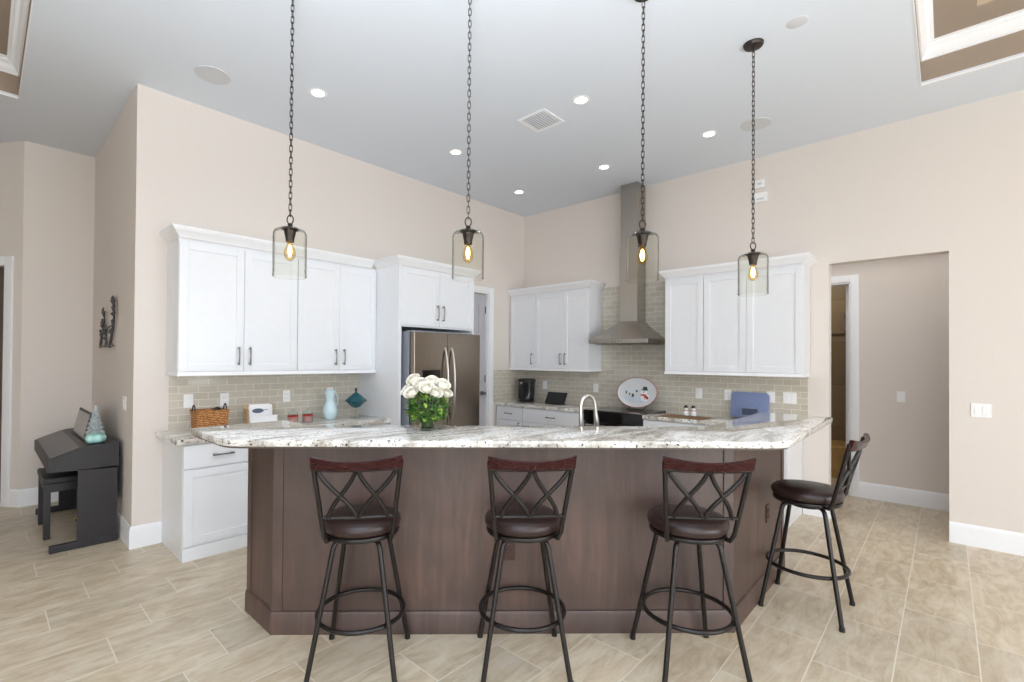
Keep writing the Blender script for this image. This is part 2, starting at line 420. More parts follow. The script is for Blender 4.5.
for k, (x0, x1, y0, y1) in enumerate((TR, TL)):
    b = MB(); t_ = 0.02; z1 = HC+0.31
    b.box(x0-t_, x0, y0-t_, y1+t_, HC+0.0305, z1); b.box(x1, x1+t_, y0-t_, y1+t_, HC+0.0305, z1)
    b.box(x0, x1, y0-t_, y0, HC+0.0305, z1); b.box(x0, x1, y1, y1+t_, HC+0.0305, z1)
    struct(b.build('ceiling_tray_riser', M['tan']))
    path = [(x0, y0), (x1, y0), (x1, y1), (x0, y1)]
    # thin white lip round the opening, then the crown inside
    trim(MB().sweep(path, [(0.0, HC-0.003), (0.006, HC-0.003), (0.006, HC+0.014), (0.0, HC+0.014)], 1, True))
    zc = HC+0.19
    prof = [(0, zc), (0.010, zc), (0.012, zc+0.018), (0.022, zc+0.026), (0.032, zc+0.052), (0.050, zc+0.074), (0.062, zc+0.080), (0.066, zc+0.096), (0.080, zc+0.100), (0.080, zc+0.112), (0, zc+0.112)]
    trim(MB().sweep(path, prof, 1, True))
    m_ = 0.30
    b = MB()                                   # upper ceiling with a second, shallower recess
    b.box(x0, x1, y0, y0+m_, zc+0.112, zc+0.13); b.box(x0, x1, y1-m_, y1, zc+0.112, zc+0.13)
    b.box(x0, x0+m_, y0+m_, y1-m_, zc+0.112, zc+0.13); b.box(x1-m_, x1, y0+m_, y1-m_, zc+0.112, zc+0.13)
    struct(b.build('ceiling_tray_border', M['tan']))
    struct(MB().box(x0+m_-0.02, x1-m_+0.02, y0+m_-0.02, y1-m_+0.02, zc+0.20, zc+0.23).build('ceiling_tray_centre', M['tan_light']))
    b = MB()
    b.box(x0+m_-0.02, x0+m_, y0+m_-.02, y1-m_+.02, zc+0.13, zc+0.20); b.box(x1-m_, x1-m_+0.02, y0+m_-.02, y1-m_+.02, zc+0.13, zc+0.20)
    b.box(x0+m_, x1-m_, y0+m_-0.02, y0+m_, zc+0.13, zc+0.20); b.box(x0+m_, x1-m_, y1-m_, y1-m_+0.02, zc+0.13, zc+0.20)
    struct(b.build('ceiling_tray_step', M['tan_light']))

# left kitchen wall, with the pantry doorway beside the refrigerator
PD0, PD1, PDZ = 4.18, 4.93, 2.44
b = MB(); b.box(XP, PD0, WA, WA+0.12, 0, HC); b.box(PD1, WB+0.125, WA, WA+0.12, 0, HC); b.box(PD0, PD1, WA, WA+0.12, PDZ, HC)
struct(b.build('wall_left', M['wall']))
sbox('wall_alcove_side', XP, XP+0.12, WA+0.12, YB+0.12, 0, HC, M['wall'])
sbox('wall_alcove_back', 0.27, XP, YB, YB+0.12, 0, HC, M['wall'])
# angled wall left of the alcove, with a cased doorway
ang = math.atan2(0.255, -0.175); T = Matrix.Translation((0.27, YB, 0)) @ Matrix.Rotation(ang, 4, 'Z')
b = MB()
b.box(0, 0.20, -0.12, 0, 0, HC, mat=T); b.box(0.20, 1.05, -0.12, 0, 2.44, HC, mat=T); b.box(1.05, 2.6, -0.12, 0, 0, HC, mat=T)
struct(b.build('wall_alcove_angled', M['wall']))
b = MB()
b.box(0.105, 0.20, 0, 0.02, 0, 2.535, 0.004, mat=T); b.box(1.05, 1.145, 0, 0.02, 0, 2.535, 0.004, mat=T); b.box(0.20, 1.05, 0, 0.02, 2.44, 2.535, 0.004, mat=T)
b.box(0.185, 0.20, -0.12, 0, 0, 2.44, mat=T); b.box(1.05, 1.065, -0.12, 0, 0, 2.44, mat=T)
trim(b)
d1 = MB().box(0.203, 1.047, -0.10, -0.06, 0.01, 2.435, mat=T)
struct(d1.build('door_1', pm('dark_interior_door', (92, 82, 74), 0.5)))  # dark slab stands in for the dark opening inside the casing
sbox('wall_far_left', -5.2, -5.0, -0.4, 9.2, 0, HC, M['wall'])
sbox('wall_rear', -5.0, 0.3, 8.9, 9.05, 0, HC, M['wall'])
# walls behind the camera: sliding doors in the back wall; cut corner added for frontal light
b = MB(); b.box(-0.7, 0.0, -4.7, -4.5, 0, HC); b.box(4.2, 5.9, -4.7, -4.5, 0, HC); b.box(0.0, 4.2, -4.7, -4.5, 2.8, HC)
struct(b.build('wall_behind', M['wall']))
TD = Matrix.Translation((-5.0, -0.4, 0)) @ Matrix.Rotation(math.atan2(-4.1, 4.4), 4, 'Z'); LD = math.hypot(4.4, 4.1)
b = MB(); b.box(-0.1, 0.4, -0.2, 0, 0, HC, mat=TD); b.box(LD-0.4, LD+0.1, -0.2, 0, 0, HC, mat=TD); b.box(0.4, LD-0.4, -0.2, 0, 2.8, HC, mat=TD)
struct(b.build('wall_behind_corner', M['wall']))
def window(n, a0, a1, z0, z1, panes, T):
    b = MB(); g = MB(); w_ = 0.06; step = (a1-a0)/panes
    b.box(a0, a1, -.03, .03, z0, z0+w_, mat=T); b.box(a0, a1, -.03, .03, z1-w_, z1, mat=T)
    for i in range(panes+1):
        c = a0+i*step; b.box(max(a0, c-w_/2), min(a1, c+w_/2), -.03, .03, z0+w_, z1-w_, mat=T)
    for i in range(panes): g.box(a0+i*step+w_/2, a0+(i+1)*step-w_/2, -.004, .004, z0+w_, z1-w_, mat=T)
    o = struct(b.build('window_%d' % n, M['trim'])); g.build('glass_pane', M['pane'], o)
window(1, 0.0, 4.2, 0.0, 2.8, 4, Matrix.Translation((0, -4.6, 0)))
window(2, 0.4, LD-0.4, 0.0, 2.8, 4, TD @ Matrix.Translation((0, -0.1, 0)))  # sliders added to go with the corner light
# right kitchen wall with the plain drywall opening to the hall
DO0, DO1, DOZ = -0.016, 0.828, 2.482
b = MB(); b.box(WB, WB+0.125, DO1, WA, 0, HC); b.box(WB, WB+0.125, -4.5, DO0, 0, HC); b.box(WB, WB+0.125, DO0, DO1, DOZ, HC)
struct(b.build('wall_right', M['wall']))
# hall and bath beyond
BD0, BD1, BDZ = 0.792, 1.56, 2.44
b = MB(); b.box(HX, HX+0.12, -2.6, BD0, 0, 2.8); b.box(HX, HX+0.12, BD1, 3.2, 0, 2.8); b.box(HX, HX+0.12, BD0, BD1, BDZ, 2.8)
struct(b.build('wall_hall', M['wall']))
sbox('wall_hall_end', WB+0.125, HX, 3.2, 3.3, 0, 2.8, M['wall']); sbox('wall_hall_near', WB+0.125, HX, -2.7, -2.6, 0, 2.8, M['wall'])
struct(MB().box(WB+0.125, 10.2, -2.7, 3.3, 2.8, 2.83).build('ceiling_hall', M['ceiling']))
sbox('wall_bath_back', 8.4, 8.5, 0.2, 2.6, 0, 2.8, M['bath_tile'])
sbox('wall_bath_near', HX+0.12, 8.5, 0.1, 0.2, 0, 2.8, M['wall']); sbox('wall_bath_far', HX+0.12, 8.5, 2.6, 2.7, 0, 2.8, M['bath_tile'])

# baseboards
def bprof(h=0.175): return [(0, 0), (0.016, 0), (0.016, h-0.03), (0.012, h-0.012), (0.006, h), (0, h)]
def baseb(name, path, side): return struct(MB().sweep(path, bprof(), side).build('baseboard_'+name, M['trim'], smooth=30))
baseb('left', [(XP, YB), (XP, WA), (1.034, WA)], -1)
baseb('alcove', [(0.27+0.105*math.cos(ang), YB+0.105*math.sin(ang)), (0.27, YB), (XP-0.016, YB)], -1)
baseb('right', [(WB, DO0), (WB, -4.5)], -1)
baseb('right_pier', [(WB, 1.04), (WB, DO1), (WB+0.06, DO1)], -1)
baseb('hall', [(HX, BD0-0.078), (HX, -2.6)], -1)
# casings
def casing(x, y0, y1, z1, w_=0.10):
    b = MB()
    b.box(x-0.02, x, y0-w_, y0, 0, z1+w_, 0.004); b.box(x-0.02, x, y1, y1+w_, 0, z1+w_, 0.004); b.box(x-0.02, x, y0, y1, z1, z1+w_, 0.004)
    b.box(x, x+0.12, y0, y0+0.018, 0, z1); b.box(x, x+0.12, y1-0.018, y1, 0, z1); b.box(x, x+0.12, y0+0.018, y1-0.018, z1-0.018, z1)
    return trim(b)
casing(HX, BD0, BD1, BDZ, 0.078)
b = MB(); y = WA; w_ = 0.095
b.box(PD0-w_, PD0, y-0.02, y, 0, PDZ+w_, 0.004); b.box(PD1, PD1+w_, y-0.02, y, 0, PDZ+w_, 0.004); b.box(PD0, PD1, y-0.02, y, PDZ, PDZ+w_, 0.004)
b.box(PD0, PD0+0.015, y, y+0.12, 0, PDZ); b.box(PD1-0.015, PD1, y, y+0.12, 0, PDZ)
trim(b)
# pantry door: two-panel slab with lever and hinges
def slab_door(name, b_, mat): return struct(b_.build(name, mat))
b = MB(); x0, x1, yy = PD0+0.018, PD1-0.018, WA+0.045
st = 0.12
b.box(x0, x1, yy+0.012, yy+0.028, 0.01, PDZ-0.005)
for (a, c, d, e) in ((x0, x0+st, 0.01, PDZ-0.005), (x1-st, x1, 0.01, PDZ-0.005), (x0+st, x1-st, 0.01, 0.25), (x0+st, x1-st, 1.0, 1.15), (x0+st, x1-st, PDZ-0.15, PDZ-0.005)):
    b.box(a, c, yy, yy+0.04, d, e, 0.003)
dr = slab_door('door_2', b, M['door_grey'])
b = MB(); b.tube([(x1-0.06, yy, 1.05), (x1-0.06, yy-0.012, 1.05)], 0.03, 16); b.tube([(x1-0.06, yy-0.012, 1.05), (x1-0.06, yy-0.04, 1.05)], 0.012, 12)
b.lathe([(0, -0.026), (0.018, -0.02), (0.027, 0), (0.018, 0.02), (0, 0.026)], 16, (x1-0.06, yy-0.055, 1.05))
b.build('door_knob', M['dark_nickel'], dr, smooth=40)
for z in (0.25, 1.25, 2.22): MB().box(x1-0.006, x1+0.012, yy-0.012, yy+0.004, z-0.05, z+0.05, 0.002).build('hinge', M['hinge'], dr)
# bath door swung open into the bath, seen by its edge
b = MB(); b.box(HX+0.13, HX+0.80, BD0+0.022, BD0+0.06, 0.01, BDZ-0.02, 0.003)
dr = slab_door('door_3', b, M['trim'])
for z in (0.28, 1.22, 2.2): MB().box(HX+0.085, HX+0.129, BD0+0.0185, BD0+0.024, z-0.05, z+0.05, 0.002).build('hinge', M['hinge'], dr)
MB().tube([(HX+0.74, BD0+0.062, 1.0), (HX+0.74, BD0+0.11, 1.0)], 0.022, 14).build('door_knob', M['dark_nickel'], dr, smooth=40)

# tile splashbacks
b = MB(); b.box(1.075, 2.86, WA-0.010, WA, 0.915, 1.372); struct(b.build('wall_left_tile', M['splash_x']))
b = MB(); b.box(5.03, WB-0.010, WA-0.010, WA, 0.915, 1.372); struct(b.build('wall_left_corner_tile', M['splash_x']))
b = MB(); b.box(WB-0.010, WB, 1.0, WA-0.010, 0.915, 1.372); b.box(WB-0.010, WB, 2.325, 3.315, 1.372, 2.485); struct(b.build('wall_right_tile', M['splash_y']))

# ------------------------------------------------------------------ cabinets
# all fronts are built facing -y in local coordinates (front plane y = 0, depth towards +y), then turned
def shaker(x0, x1, z0, z1, th=0.02, st=0.062, rec=0.009):
    b = MB(); b.box(x0+st-0.004, x1-st+0.004, -th+rec, -0.002, z0+st-0.004, z1-st+0.004)
    b.box(x0, x0+st, -th, 0, z0, z1, 0.0018); b.box(x1-st, x1, -th, 0, z0, z1, 0.0018)
    b.box(x0+st, x1-st, -th, 0, z0, z0+st, 0.0018); b.box(x0+st, x1-st, -th, 0, z1-st, z1, 0.0018)
    return b
def slab(x0, x1, z0, z1, th=0.02): return MB().box(x0, x1, -th, 0, z0, z1, 0.003)
def pull(x, z, L, vertical=True, y=-0.02):
    b = MB(); h = L/2
    def P(s, o): return (x, y-o, z+s) if vertical else (x+s, y-o, z)
    b.tube([P(-h, 0.0), P(-h, 0.028)], 0.0065, 10); b.tube([P(h, 0.0), P(h, 0.028)], 0.0065, 10)
    b.tube([P(-h-0.012, 0.026), P(-h*0.6, 0.033), P(0, 0.036), P(h*0.6, 0.033), P(h+0.012, 0.026)], [0.0075, 0.006, 0.0055, 0.006, 0.0075], 10)
    return b
def cabinet(name, label, cat, loc, rz, W, D, z0, z1, doors=(), drawers=(), toe=False, group=None, knob=None):
    t = thing(name, label, cat, loc, rz, group)
    b = MB()
    if toe:
        b.box(0, W, 0.0, D, z0+0.10, z1); b.box(0.0, W, -0.018, D, z0, z0+0.10, 0.003)
    else: b.box(0, W, 0, D, z0, z1)
    b.build('cabinet_body', M['cab'], t)
    for (x0, x1, a, c, hx) in doors:
        d = shaker(x0, x1, a, c).build('door', M['cab'], t)
        if hx is not None: pull(hx[0], hx[1], hx[2], hx[3] if len(hx) > 3 else True).build('handle', M['dark_nickel'], d, smooth=40)
    for (x0, x1, a, c, hl) in drawers:
        d = slab(x0, x1, a, c).build('drawer', M['cab'], t)
        pull((x0+x1)/2, (a+c)/2, hl, False).build('handle', M['dark_nickel'], d, smooth=40)
    return t
g3 = 0.003
UZ0, UZ1 = 1.405, 2.462
YU = WA-0.322                              # upper fronts on the left wall
def uppers(label, x0, x1, split, sides):
    W = x1-x0; return cabinet('wall_cabinet', label, 'cabinet', (x0, YU, 0), 0, W, 0.318, UZ0, UZ1,
        doors=[(g3, split-x0-g3/2, UZ0+0.004, UZ1-0.025, (split-x0-0.045, 1.535, 0.13)), (split-x0+g3/2, W-g3, UZ0+0.004, UZ1-0.025, (split-x0+0.045, 1.535, 0.13))],
        group='white wall cabinets')
uppers('white two-door wall cabinet at the free end of the run above the wicker basket', 1.053, 2.008, 1.540, 'l')
uppers('white two-door wall cabinet between the basket end cabinet and the refrigerator surround', 2.010, 2.856, 2.434, '')
CROWN = [(0, 0.0), (0.006, 0.0), (0.010, 0.014), (0.022, 0.024), (0.038, 0.046), (0.052, 0.056), (0.055, 0.066), (0.062, 0.068), (0.062, 0.080), (0, 0.080)]
trim(MB().sweep([(1.053, WA-0.001), (1.053, YU-0.02), (2.792, YU-0.02)], [(o, zz+UZ1) for o, zz in CROWN], -1))
RAIL = [(-0.012, 0), (0.006, 0), (0.006, 0.012), (0.0, 0.02), (0.0, 0.032), (-0.012, 0.032)]
trim(MB().sweep([(1.053, WA-0.001), (1.053, YU-0.02), (2.856, YU-0.02)], [(o, zz+UZ0-0.032) for o, zz in RAIL], -1))
# refrigerator surround: tall side panels and the cabinet above
FY = 3.93
t = thing('refrigerator_surround', 'tall white refrigerator surround with a two-door cabinet across its top', 'cabinet', (2.858, FY, 0), 0, 'white wall cabinets')
FW = 1.055
b = MB(); b.box(0, 0.035, 0, WA-FY-0.002, 0, UZ1, 0.002); b.build('side_panel', M['cab'], t)
b = MB(); b.box(FW-0.02, FW, 0, WA-FY-0.024, 0, UZ1, 0.002); b.build('side_panel', M['cab'], t)
b = MB(); b.box(0.036, FW-0.021, 0.02, WA-FY-0.024, 1.85, UZ1-0.002); b.build('cabinet_body', M['cab'], t)
for (x0, x1, hx) in ((0.036, 0.535, 0.497), (0.539, FW-0.021, 0.577)):
    d = shaker(x0, x1, 1.868, UZ1-0.01).build('door', M['cab'], t); d.location.y = 0.02
    pull(hx, 2.01, 0.14).build('handle', M['dark_nickel'], d, smooth=40)
trim(MB().sweep([(2.858, YU-0.02), (2.858, FY), (2.858+FW, FY), (2.858+FW, WA-0.024)], [(o, zz+UZ1) for o, zz in CROWN], -1))
# left base run
BY = 4.09
def basec(label, x0, x1, loc_y=BY):
    W = x1-x0
    return cabinet('base_cabinet', label, 'cabinet', (x0, loc_y, 0), 0, W, WA-loc_y-0.002, 0, 0.872,
        doors=[(g3, W-g3, 0.115, 0.68, None)], drawers=[(g3, W-g3, 0.69, 0.862, 0.13)], toe=True, group='white base cabinets')
basec('white base cabinet with one drawer, exposed end at the left of the island', 1.036, 1.572)
for i in range(2):
    x0 = 1.574+0.641*i
    cabinet('base_cabinet', ('white base cabinet of three drawers, second from the exposed left end', 'white base cabinet of three drawers next to the refrigerator surround')[i], 'cabinet', (x0, BY, 0), 0, 0.639, WA-BY-0.002, 0, 0.872,
        drawers=[(g3, 0.636, 0.69, 0.862, 0.13), (g3, 0.636, 0.41, 0.68, 0.13), (g3, 0.636, 0.115, 0.40, 0.13)], toe=True, group='white base cabinets')
def rounded(poly, rad, n=5):
    # round the corners listed in rad {index: radius}
    out = []; N = len(poly)
    for i, p in enumerate(poly):
        if i not in rad: out.append(p); continue
        p0, p1, p2 = Vector(poly[i-1]), Vector(p), Vector(poly[(i+1) % N])
        a = (p0-p1).normalized(); c = (p2-p1).normalized(); r = rad[i]
        s, e = p1+a*r, p1+c*r
        for k in range(n+1):
            u = k/n; q = (1-u)**2*s+2*(1-u)*u*p1+u*u*e; out.append((q.x, q.y))
    return out
ct = MB().prism(rounded([(0.985, 4.045), (2.856, 4.045), (2.856, WA-0.011), (0.985, WA-0.011)], {0: 0.02}), 0.875, 0.915, 0.006).build('countertop', M['granite'], smooth=30)
tag(ct, 'speckled granite countertop under the wicker basket along the left wall', 'countertop')

# right wall: local x runs towards -y (rz = -90 deg): world = (X + ly, Y0 - lx)
def rcab(name, label, y0, W, front_x, D, z0, z1, **k):
    return cabinet(name, label, 'cabinet', (front_x, y0, 0), -PI/2, W, D, z0, z1, **k)
XU = WB-0.318
Y0 = 4.655
rcab('wall_cabinet', 'white single-door wall cabinet in the corner above the black coffee maker', Y0, Y0-4.187, XU, 0.306, UZ0, UZ1,
     doors=[(g3+0.01, Y0-4.187-g3/2, UZ0+0.004, UZ1-0.025, (Y0-4.187-0.045, 1.535, 0.13))], group='white wall cabinets')
rcab('wall_cabinet', 'white two-door wall cabinet left of the range hood', 4.185, 4.185-3.318, XU, 0.306, UZ0, UZ1,
     doors=[(g3, 0.475, UZ0+0.004, UZ1-0.025, (0.44, 1.535, 0.13)), (0.478, 4.185-3.318-g3, UZ0+0.004, UZ1-0.025, (0.515, 1.535, 0.13))], group='white wall cabinets')
rcab('wall_cabinet', 'white single-door wall cabinet just right of the range hood', 2.318, 0.421, XU, 0.306, UZ0, UZ1,
     doors=[(g3, 0.421-g3/2, UZ0+0.004, UZ1-0.025, None)], group='white wall cabinets')
rcab('wall_cabinet', 'white two-door wall cabinet above the blue cutting board, beside the doorway', 1.895, 0.915, XU, 0.306, UZ0, UZ1,
     doors=[(g3, 0.42, UZ0+0.004, UZ1-0.025, None), (0.423, 0.915-g3, UZ0+0.004, UZ1-0.025, None)], group='white wall cabinets')
for (ya, yb) in ((4.655, 3.318), (2.318, 0.98)):
    pth = [(WB-0.011, ya), (XU-0.02, ya), (XU-0.02, yb), (WB-0.011, yb)]
    if ya > 4: pth = pth[1:]
    else: pth = pth
    trim(MB().sweep(pth, [(o, zz+UZ1) for o, zz in CROWN], -1))
    trim(MB().sweep(pth, [(o, zz+UZ0-0.032) for o, zz in RAIL], -1))
XB = 5.105
def rdraw(label, y0, y1, hl=0.13, one_drawer=True):
    W = y0-y1
    if one_drawer:
        return rcab('base_cabinet', label, y0, W, XB, WB-XB-0.012, 0, 0.872, drawers=[(g3, W-g3, 0.69, 0.862, hl)], doors=[(g3, W-g3, 0.115, 0.68, (W-0.05, 0.60, 0.11))], toe=True, group='white base cabinets')
    return rcab('base_cabinet', label, y0, W, XB, WB-XB-0.012, 0, 0.872, drawers=[(g3, W-g3, 0.69, 0.862, hl), (g3, W-g3, 0.41, 0.68, hl), (g3, W-g3, 0.115, 0.40, hl)], toe=True, group='white base cabinets')
rdraw('white base cabinet with drawer over door in the corner under the coffee maker', 4.64, 4.165, 0.10)
rdraw('white three-drawer base cabinet left of the black range', 4.163, 3.205, 0.12, False)
rdraw('white base cabinet right of the black range', 2.435, 1.70, 0.12)
rdraw('white base cabinet at the end of the right wall beside the doorway', 1.698, 1.045, 0.12)
tag(MB().prism([(5.07, 3.204), (WB-0.011, 3.204), (WB-0.011, WA-0.011), (5.07, WA-0.011)], 0.875, 0.915, 0.006).build('countertop', M['granite'], smooth=30),
    'speckled granite countertop in the corner under the black coffee maker', 'countertop')
tag(MB().prism(rounded([(5.07, 1.015), (WB-0.011, 1.015), (WB-0.011, 2.436), (5.07, 2.436)], {0: 0.02}), 0.875, 0.915, 0.006).build('countertop', M['granite'], smooth=30),
    'speckled granite countertop under the blue cutting board right of the range', 'countertop')

# range
t = thing('range', 'black glass-top range with oven door under the steel hood', 'range', (5.09, 2.820, 0))
W2 = 0.380
MB().box(0.03, WB-5.09-0.013, -W2, W2, 0.03, 0.905, 0.003).build('range_body', M['black'], t)
MB().box(-0.005, WB-5.09-0.013, -W2, W2, 0.905, 0.922, 0.004).build('cooktop', M['black_gloss'], t)
MB().box(-0.004, 0.03, -W2, W2, 0.79, 0.903, 0.004).build('control_panel', M['black_gloss'], t)
od = MB().box(0.0, 0.03, -W2+0.004, W2-0.004, 0.24, 0.785, 0.004).build('oven_door', M['black_gloss'], t)
b = MB(); b.tube([(-0.045, -0.33, 0.745), (-0.045, 0.33, 0.745)], 0.012, 12)
for s in (-0.30, 0.30): b.tube([(0, s, 0.745), (-0.045, s, 0.745)], 0.009, 8)
b.build('handle', M['steel'], od, smooth=40)
MB().box(0.0, 0.03, -W2+0.004, W2-0.004, 0.05, 0.235, 0.004).build('drawer', M['black'], t)
# range hood
t = thing('range_hood', 'stainless steel chimney range hood above the range', 'range hood', (WB-0.011, 2.822, 1.725))
HW, HD = 0.385, 0.50
b = MB(); b.box(-HD, 0, -HW, HW, 0, 0.05, 0.002); b.build('rim', M['steel'], t)
b = MB(); rows = []
N = 8
for i in range(N+1):
    u = i/N; k = (1-u)**1.12; hw = 0.125+(HW-0.125)*k; dd = 0.235+(HD-0.235)*k; z = 0.05+0.225*u
    rows.append([b.bm.verts.new((-dd, -hw, z)), b.bm.verts.new((-dd, hw, z)), b.bm.verts.new((0, hw, z)), b.bm.verts.new((0, -hw, z))])
for A, B in zip(rows, rows[1:]):
    for j in range(4): b.bm.faces.new((A[j], A[(j+1) % 4], B[(j+1) % 4], B[j]))
b.bm.faces.new(rows[0][::-1]); b.bm.faces.new(rows[-1])
b.build('canopy', M['steel'], t, smooth=25)
MB().box(-0.225, 0, -0.117, 0.117, 0.275, 1.18, 0.002).build('chimney', M['steel'], t)
MB().box(-0.219, 0, -0.112, 0.112, 1.18, HC-1.725-0.002, 0.002).build('chimney_extension', M['steel'], t)
for k in range(4): MB().tube([(-HD-0.0005, -0.06+0.04*k, 0.026), (-HD-0.006, -0.06+0.04*k, 0.026)], 0.007, 12).build('button', M['dark_nickel'], t, smooth=40)
for k in (-0.18, 0.18): MB().box(-0.42, -0.08, k-0.16, k+0.16, -0.006, 0.0, 0.002).build('filter', M['dark_nickel'], t)

# refrigerator
t = thing('refrigerator', 'slate-steel side-by-side refrigerator with ice dispenser in the white surround', 'refrigerator', (2.953, 3.80, 0))
RW = 0.932
MB().box(0.0, RW, 0.082, 0.80, 0.02, 1.80, 0.006).build('refrigerator_body', M['fridge_side'], t)
sx = 0.45
ld = MB().box(0.0, sx-0.002, 0, 0.08, 0.06, 1.795, 0.008).build('door', M['black_steel'], t)
rd = MB().box(sx+0.002, RW, 0, 0.08, 0.06, 1.795, 0.008).build('door', M['black_steel'], t)
b = MB(); b.box(0.10, 0.345, -0.004, 0.004, 1.02, 1.41, 0.003); b.build('dispenser', M['black_gloss'], ld)
for dd, xx in ((ld, sx-0.045), (rd, sx+0.05)):
    b = MB(); b.tube(bez([(xx, 0.0, 0.86), (xx, -0.075, 0.98), (xx, -0.075, 1.52), (xx, 0.0, 1.64)], 18), [0.012]*19, 10)
    b.build('handle', M['nickel'], dd, smooth=40)
MB().box(0.02, RW-0.02, 0.04, 0.1, 0.0, 0.055).build('kick_grille', M['black'], t)
MB().box(0.03, RW-0.03, 0.0855, 0.17, 1.80, 1.812, 0.003).build('hinge_cover', M['fridge_side'], t)

# ------------------------------------------------------------------ island
IX, IY = 1.127, 0.874; IS = 3.813          # left face x, right face y, front face x + y
t = thing('kitchen_island', 'dark stained wood island with angled front below the raised granite bar', 'island', (0, 0, 0))
pl = [(IX, 3.05), (IX, IS-IX), (IS-IY, IY), (4.10, IY), (4.10, 1.0), (2.97, 1.0), (1.245, 2.74), (1.245, 3.05)]
MB().prism(pl, 0, 1.062).build('knee_wall', M['stain'], t)
# lower kitchen-side cabinets and their counter
pl2 = [(1.246, 3.02), (1.246, 2.741), (2.971, 1.001), (4.08, 1.001), (4.08, 1.55), (3.60, 1.55), (1.80, 3.35), (1.80, 3.35), (1.246, 3.35)]
MB().prism([pl2[i] for i in (0, 1, 2, 3, 4, 5, 6)], 0.0, 0.87).build('sink_cabinets', M['cab'], t)
b = MB(); b.sweep([(IX, 3.052), (IX, IS-IX), (IS-IY, IY), (4.102, IY)], [(0, 0), (0.016, 0), (0.016, 0.105), (0.010, 0.122), (0, 0.125)], -1)
b.build('baseboard', M['stain'], t, smooth=30)
pr = [(0, 0.125), (0.007, 0.125), (0.007, 1.06), (0, 1.06)]
q = 0.05/math.sqrt(2)
for pth in ([(IX, IS-IX+0.03), (IX, IS-IX), (IX+q, IS-IX-q)], [(IS-IY-q, IY+q), (IS-IY, IY), (IS-IY+0.03, IY)], [(IX, 3.052), (IX, 3.00)], [(4.05, IY), (4.102, IY)]):
    MB().sweep(pth, pr, -1).build('corner_trim', M['stain'], t, smooth=30)
def plate_outlet(name, label, loc, rz, mat, w_=0.072, h_=0.116, kind='outlet', group=None, gangs=1):
    t = thing(name, label, kind, loc, rz, group)
    W = w_+0.046*(gangs-1)
    MB().box(-W/2, W/2, -0.006, 0, -h_/2, h_/2, 0.002).build('cover_plate', mat, t)
    for g in range(gangs):
        cx = (g-(gangs-1)/2)*0.046
        if 'switch' in name: MB().box(cx-0.016, cx+0.016, -0.009, -0.005, -0.033, 0.033, 0.002).build('rocker', mat, t)
        else:
            for s in (-0.02, 0.02):
                f = MB().box(cx-0.0165, cx+0.0165, -0.008, -0.005, s-0.0145, s+0.0145, 0.004).build('socket', mat, t)
                b = MB(); b.box(cx-0.008, cx-0.006, -0.0086, -0.0075, s-0.003, s+0.007); b.box(cx+0.006, cx+0.008, -0.0086, -0.0075, s-0.003, s+0.007)
                b.build('slot', M['slot'] if mat is M['plastic'] else M['black'], f)
    return t
n45 = 1/math.sqrt(2)
plate_outlet('outlet', 'brown outlet on the island front behind the second stool', (2.046-0.001*n45, IS-2.046-0.001*n45, 0.46), -PI/4, M['outlet_brown'])
plate_outlet('outlet', 'brown outlet on the right end panel of the island', (3.67, IY-0.001, 0.50), 0, M['outlet_brown'])

# raised bar top
BT = 1.11; S0, S1 = 3.45, 4.24
bar = [(0.838, 3.165), (0.838, S0-0.838), (S0-0.585, 0.585), (4.39, 0.61), (4.39, 1.09), (S1-1.09, 1.09), (1.40, S1-1.40), (1.40, 3.165)]
bt = MB().prism(rounded(bar, {0: 0.03, 1: 0.09, 2: 0.09, 3: 0.03}, 6), BT-0.036, BT, 0.007).build('raised_counter', M['granite'], smooth=30)
tag(bt, 'raised speckled granite bar top with rounded corners on the dark island', 'countertop')
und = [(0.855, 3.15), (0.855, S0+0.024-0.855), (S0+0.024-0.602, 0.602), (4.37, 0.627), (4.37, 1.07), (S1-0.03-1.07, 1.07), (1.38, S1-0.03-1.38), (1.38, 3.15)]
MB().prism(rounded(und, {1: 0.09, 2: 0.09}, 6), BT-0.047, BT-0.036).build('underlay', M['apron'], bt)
lc = [(1.248, 3.06), (1.248, 2.743), (2.973, 1.003), (4.11, 1.003), (4.11, 1.58), (3.61, 1.58), (1.81, 3.38)]
lt = MB().prism(lc, 0.875, 0.915, 0.005).build('countertop', M['granite'], smooth=30)
tag(lt, 'lower granite sink counter on the kitchen side of the island, behind the bar', 'countertop')

# faucet on the lower island counter
t = thing('faucet', 'tall brushed nickel gooseneck faucet standing behind the bar', 'faucet', (2.715, 1.730, 0.9152))
ux, uy = 0.80, -0.30; L = math.hypot(ux, uy); ux /= L; uy /= L
MB().lathe([(0.0, 0), (0.028, 0), (0.028, 0.006), (0.022, 0.02), (0.018, 0.05), (0, 0.05)], 20).build('base', M['nickel'], t, smooth=40)
R = 0.058; H = 0.300; pts = [(0, 0, 0.04), (0, 0, 0.15), (0, 0, H)]
for k in range(1, 13):
    a = PI - PI*k/12; d = R+R*math.cos(a); pts.append((ux*d, uy*d, H+R*1.25*math.sin(a)))
pts.append((ux*(2*R+0.006), uy*(2*R+0.006), H-0.04))
MB().tube(pts, 0.0125, 14).build('neck', M['nickel'], t, smooth=60)
e = Vector(pts[-1])
MB().tube([e, e+Vector((ux*0.006, uy*0.006, -0.05)), e+Vector((ux*0.012, uy*0.012, -0.12)), e+Vector((ux*0.014, uy*0.014, -0.14))], [0.0135, 0.016, 0.019, 0.015], 14).build('spray_head', M['nickel'], t, smooth=50)
MB().tube([(0.012, -0.01, 0.09), (0.035, -0.03, 0.095), (0.06, -0.05, 0.135)], [0.012, 0.009, 0.006], 10).build('lever', M['nickel'], t, smooth=50)

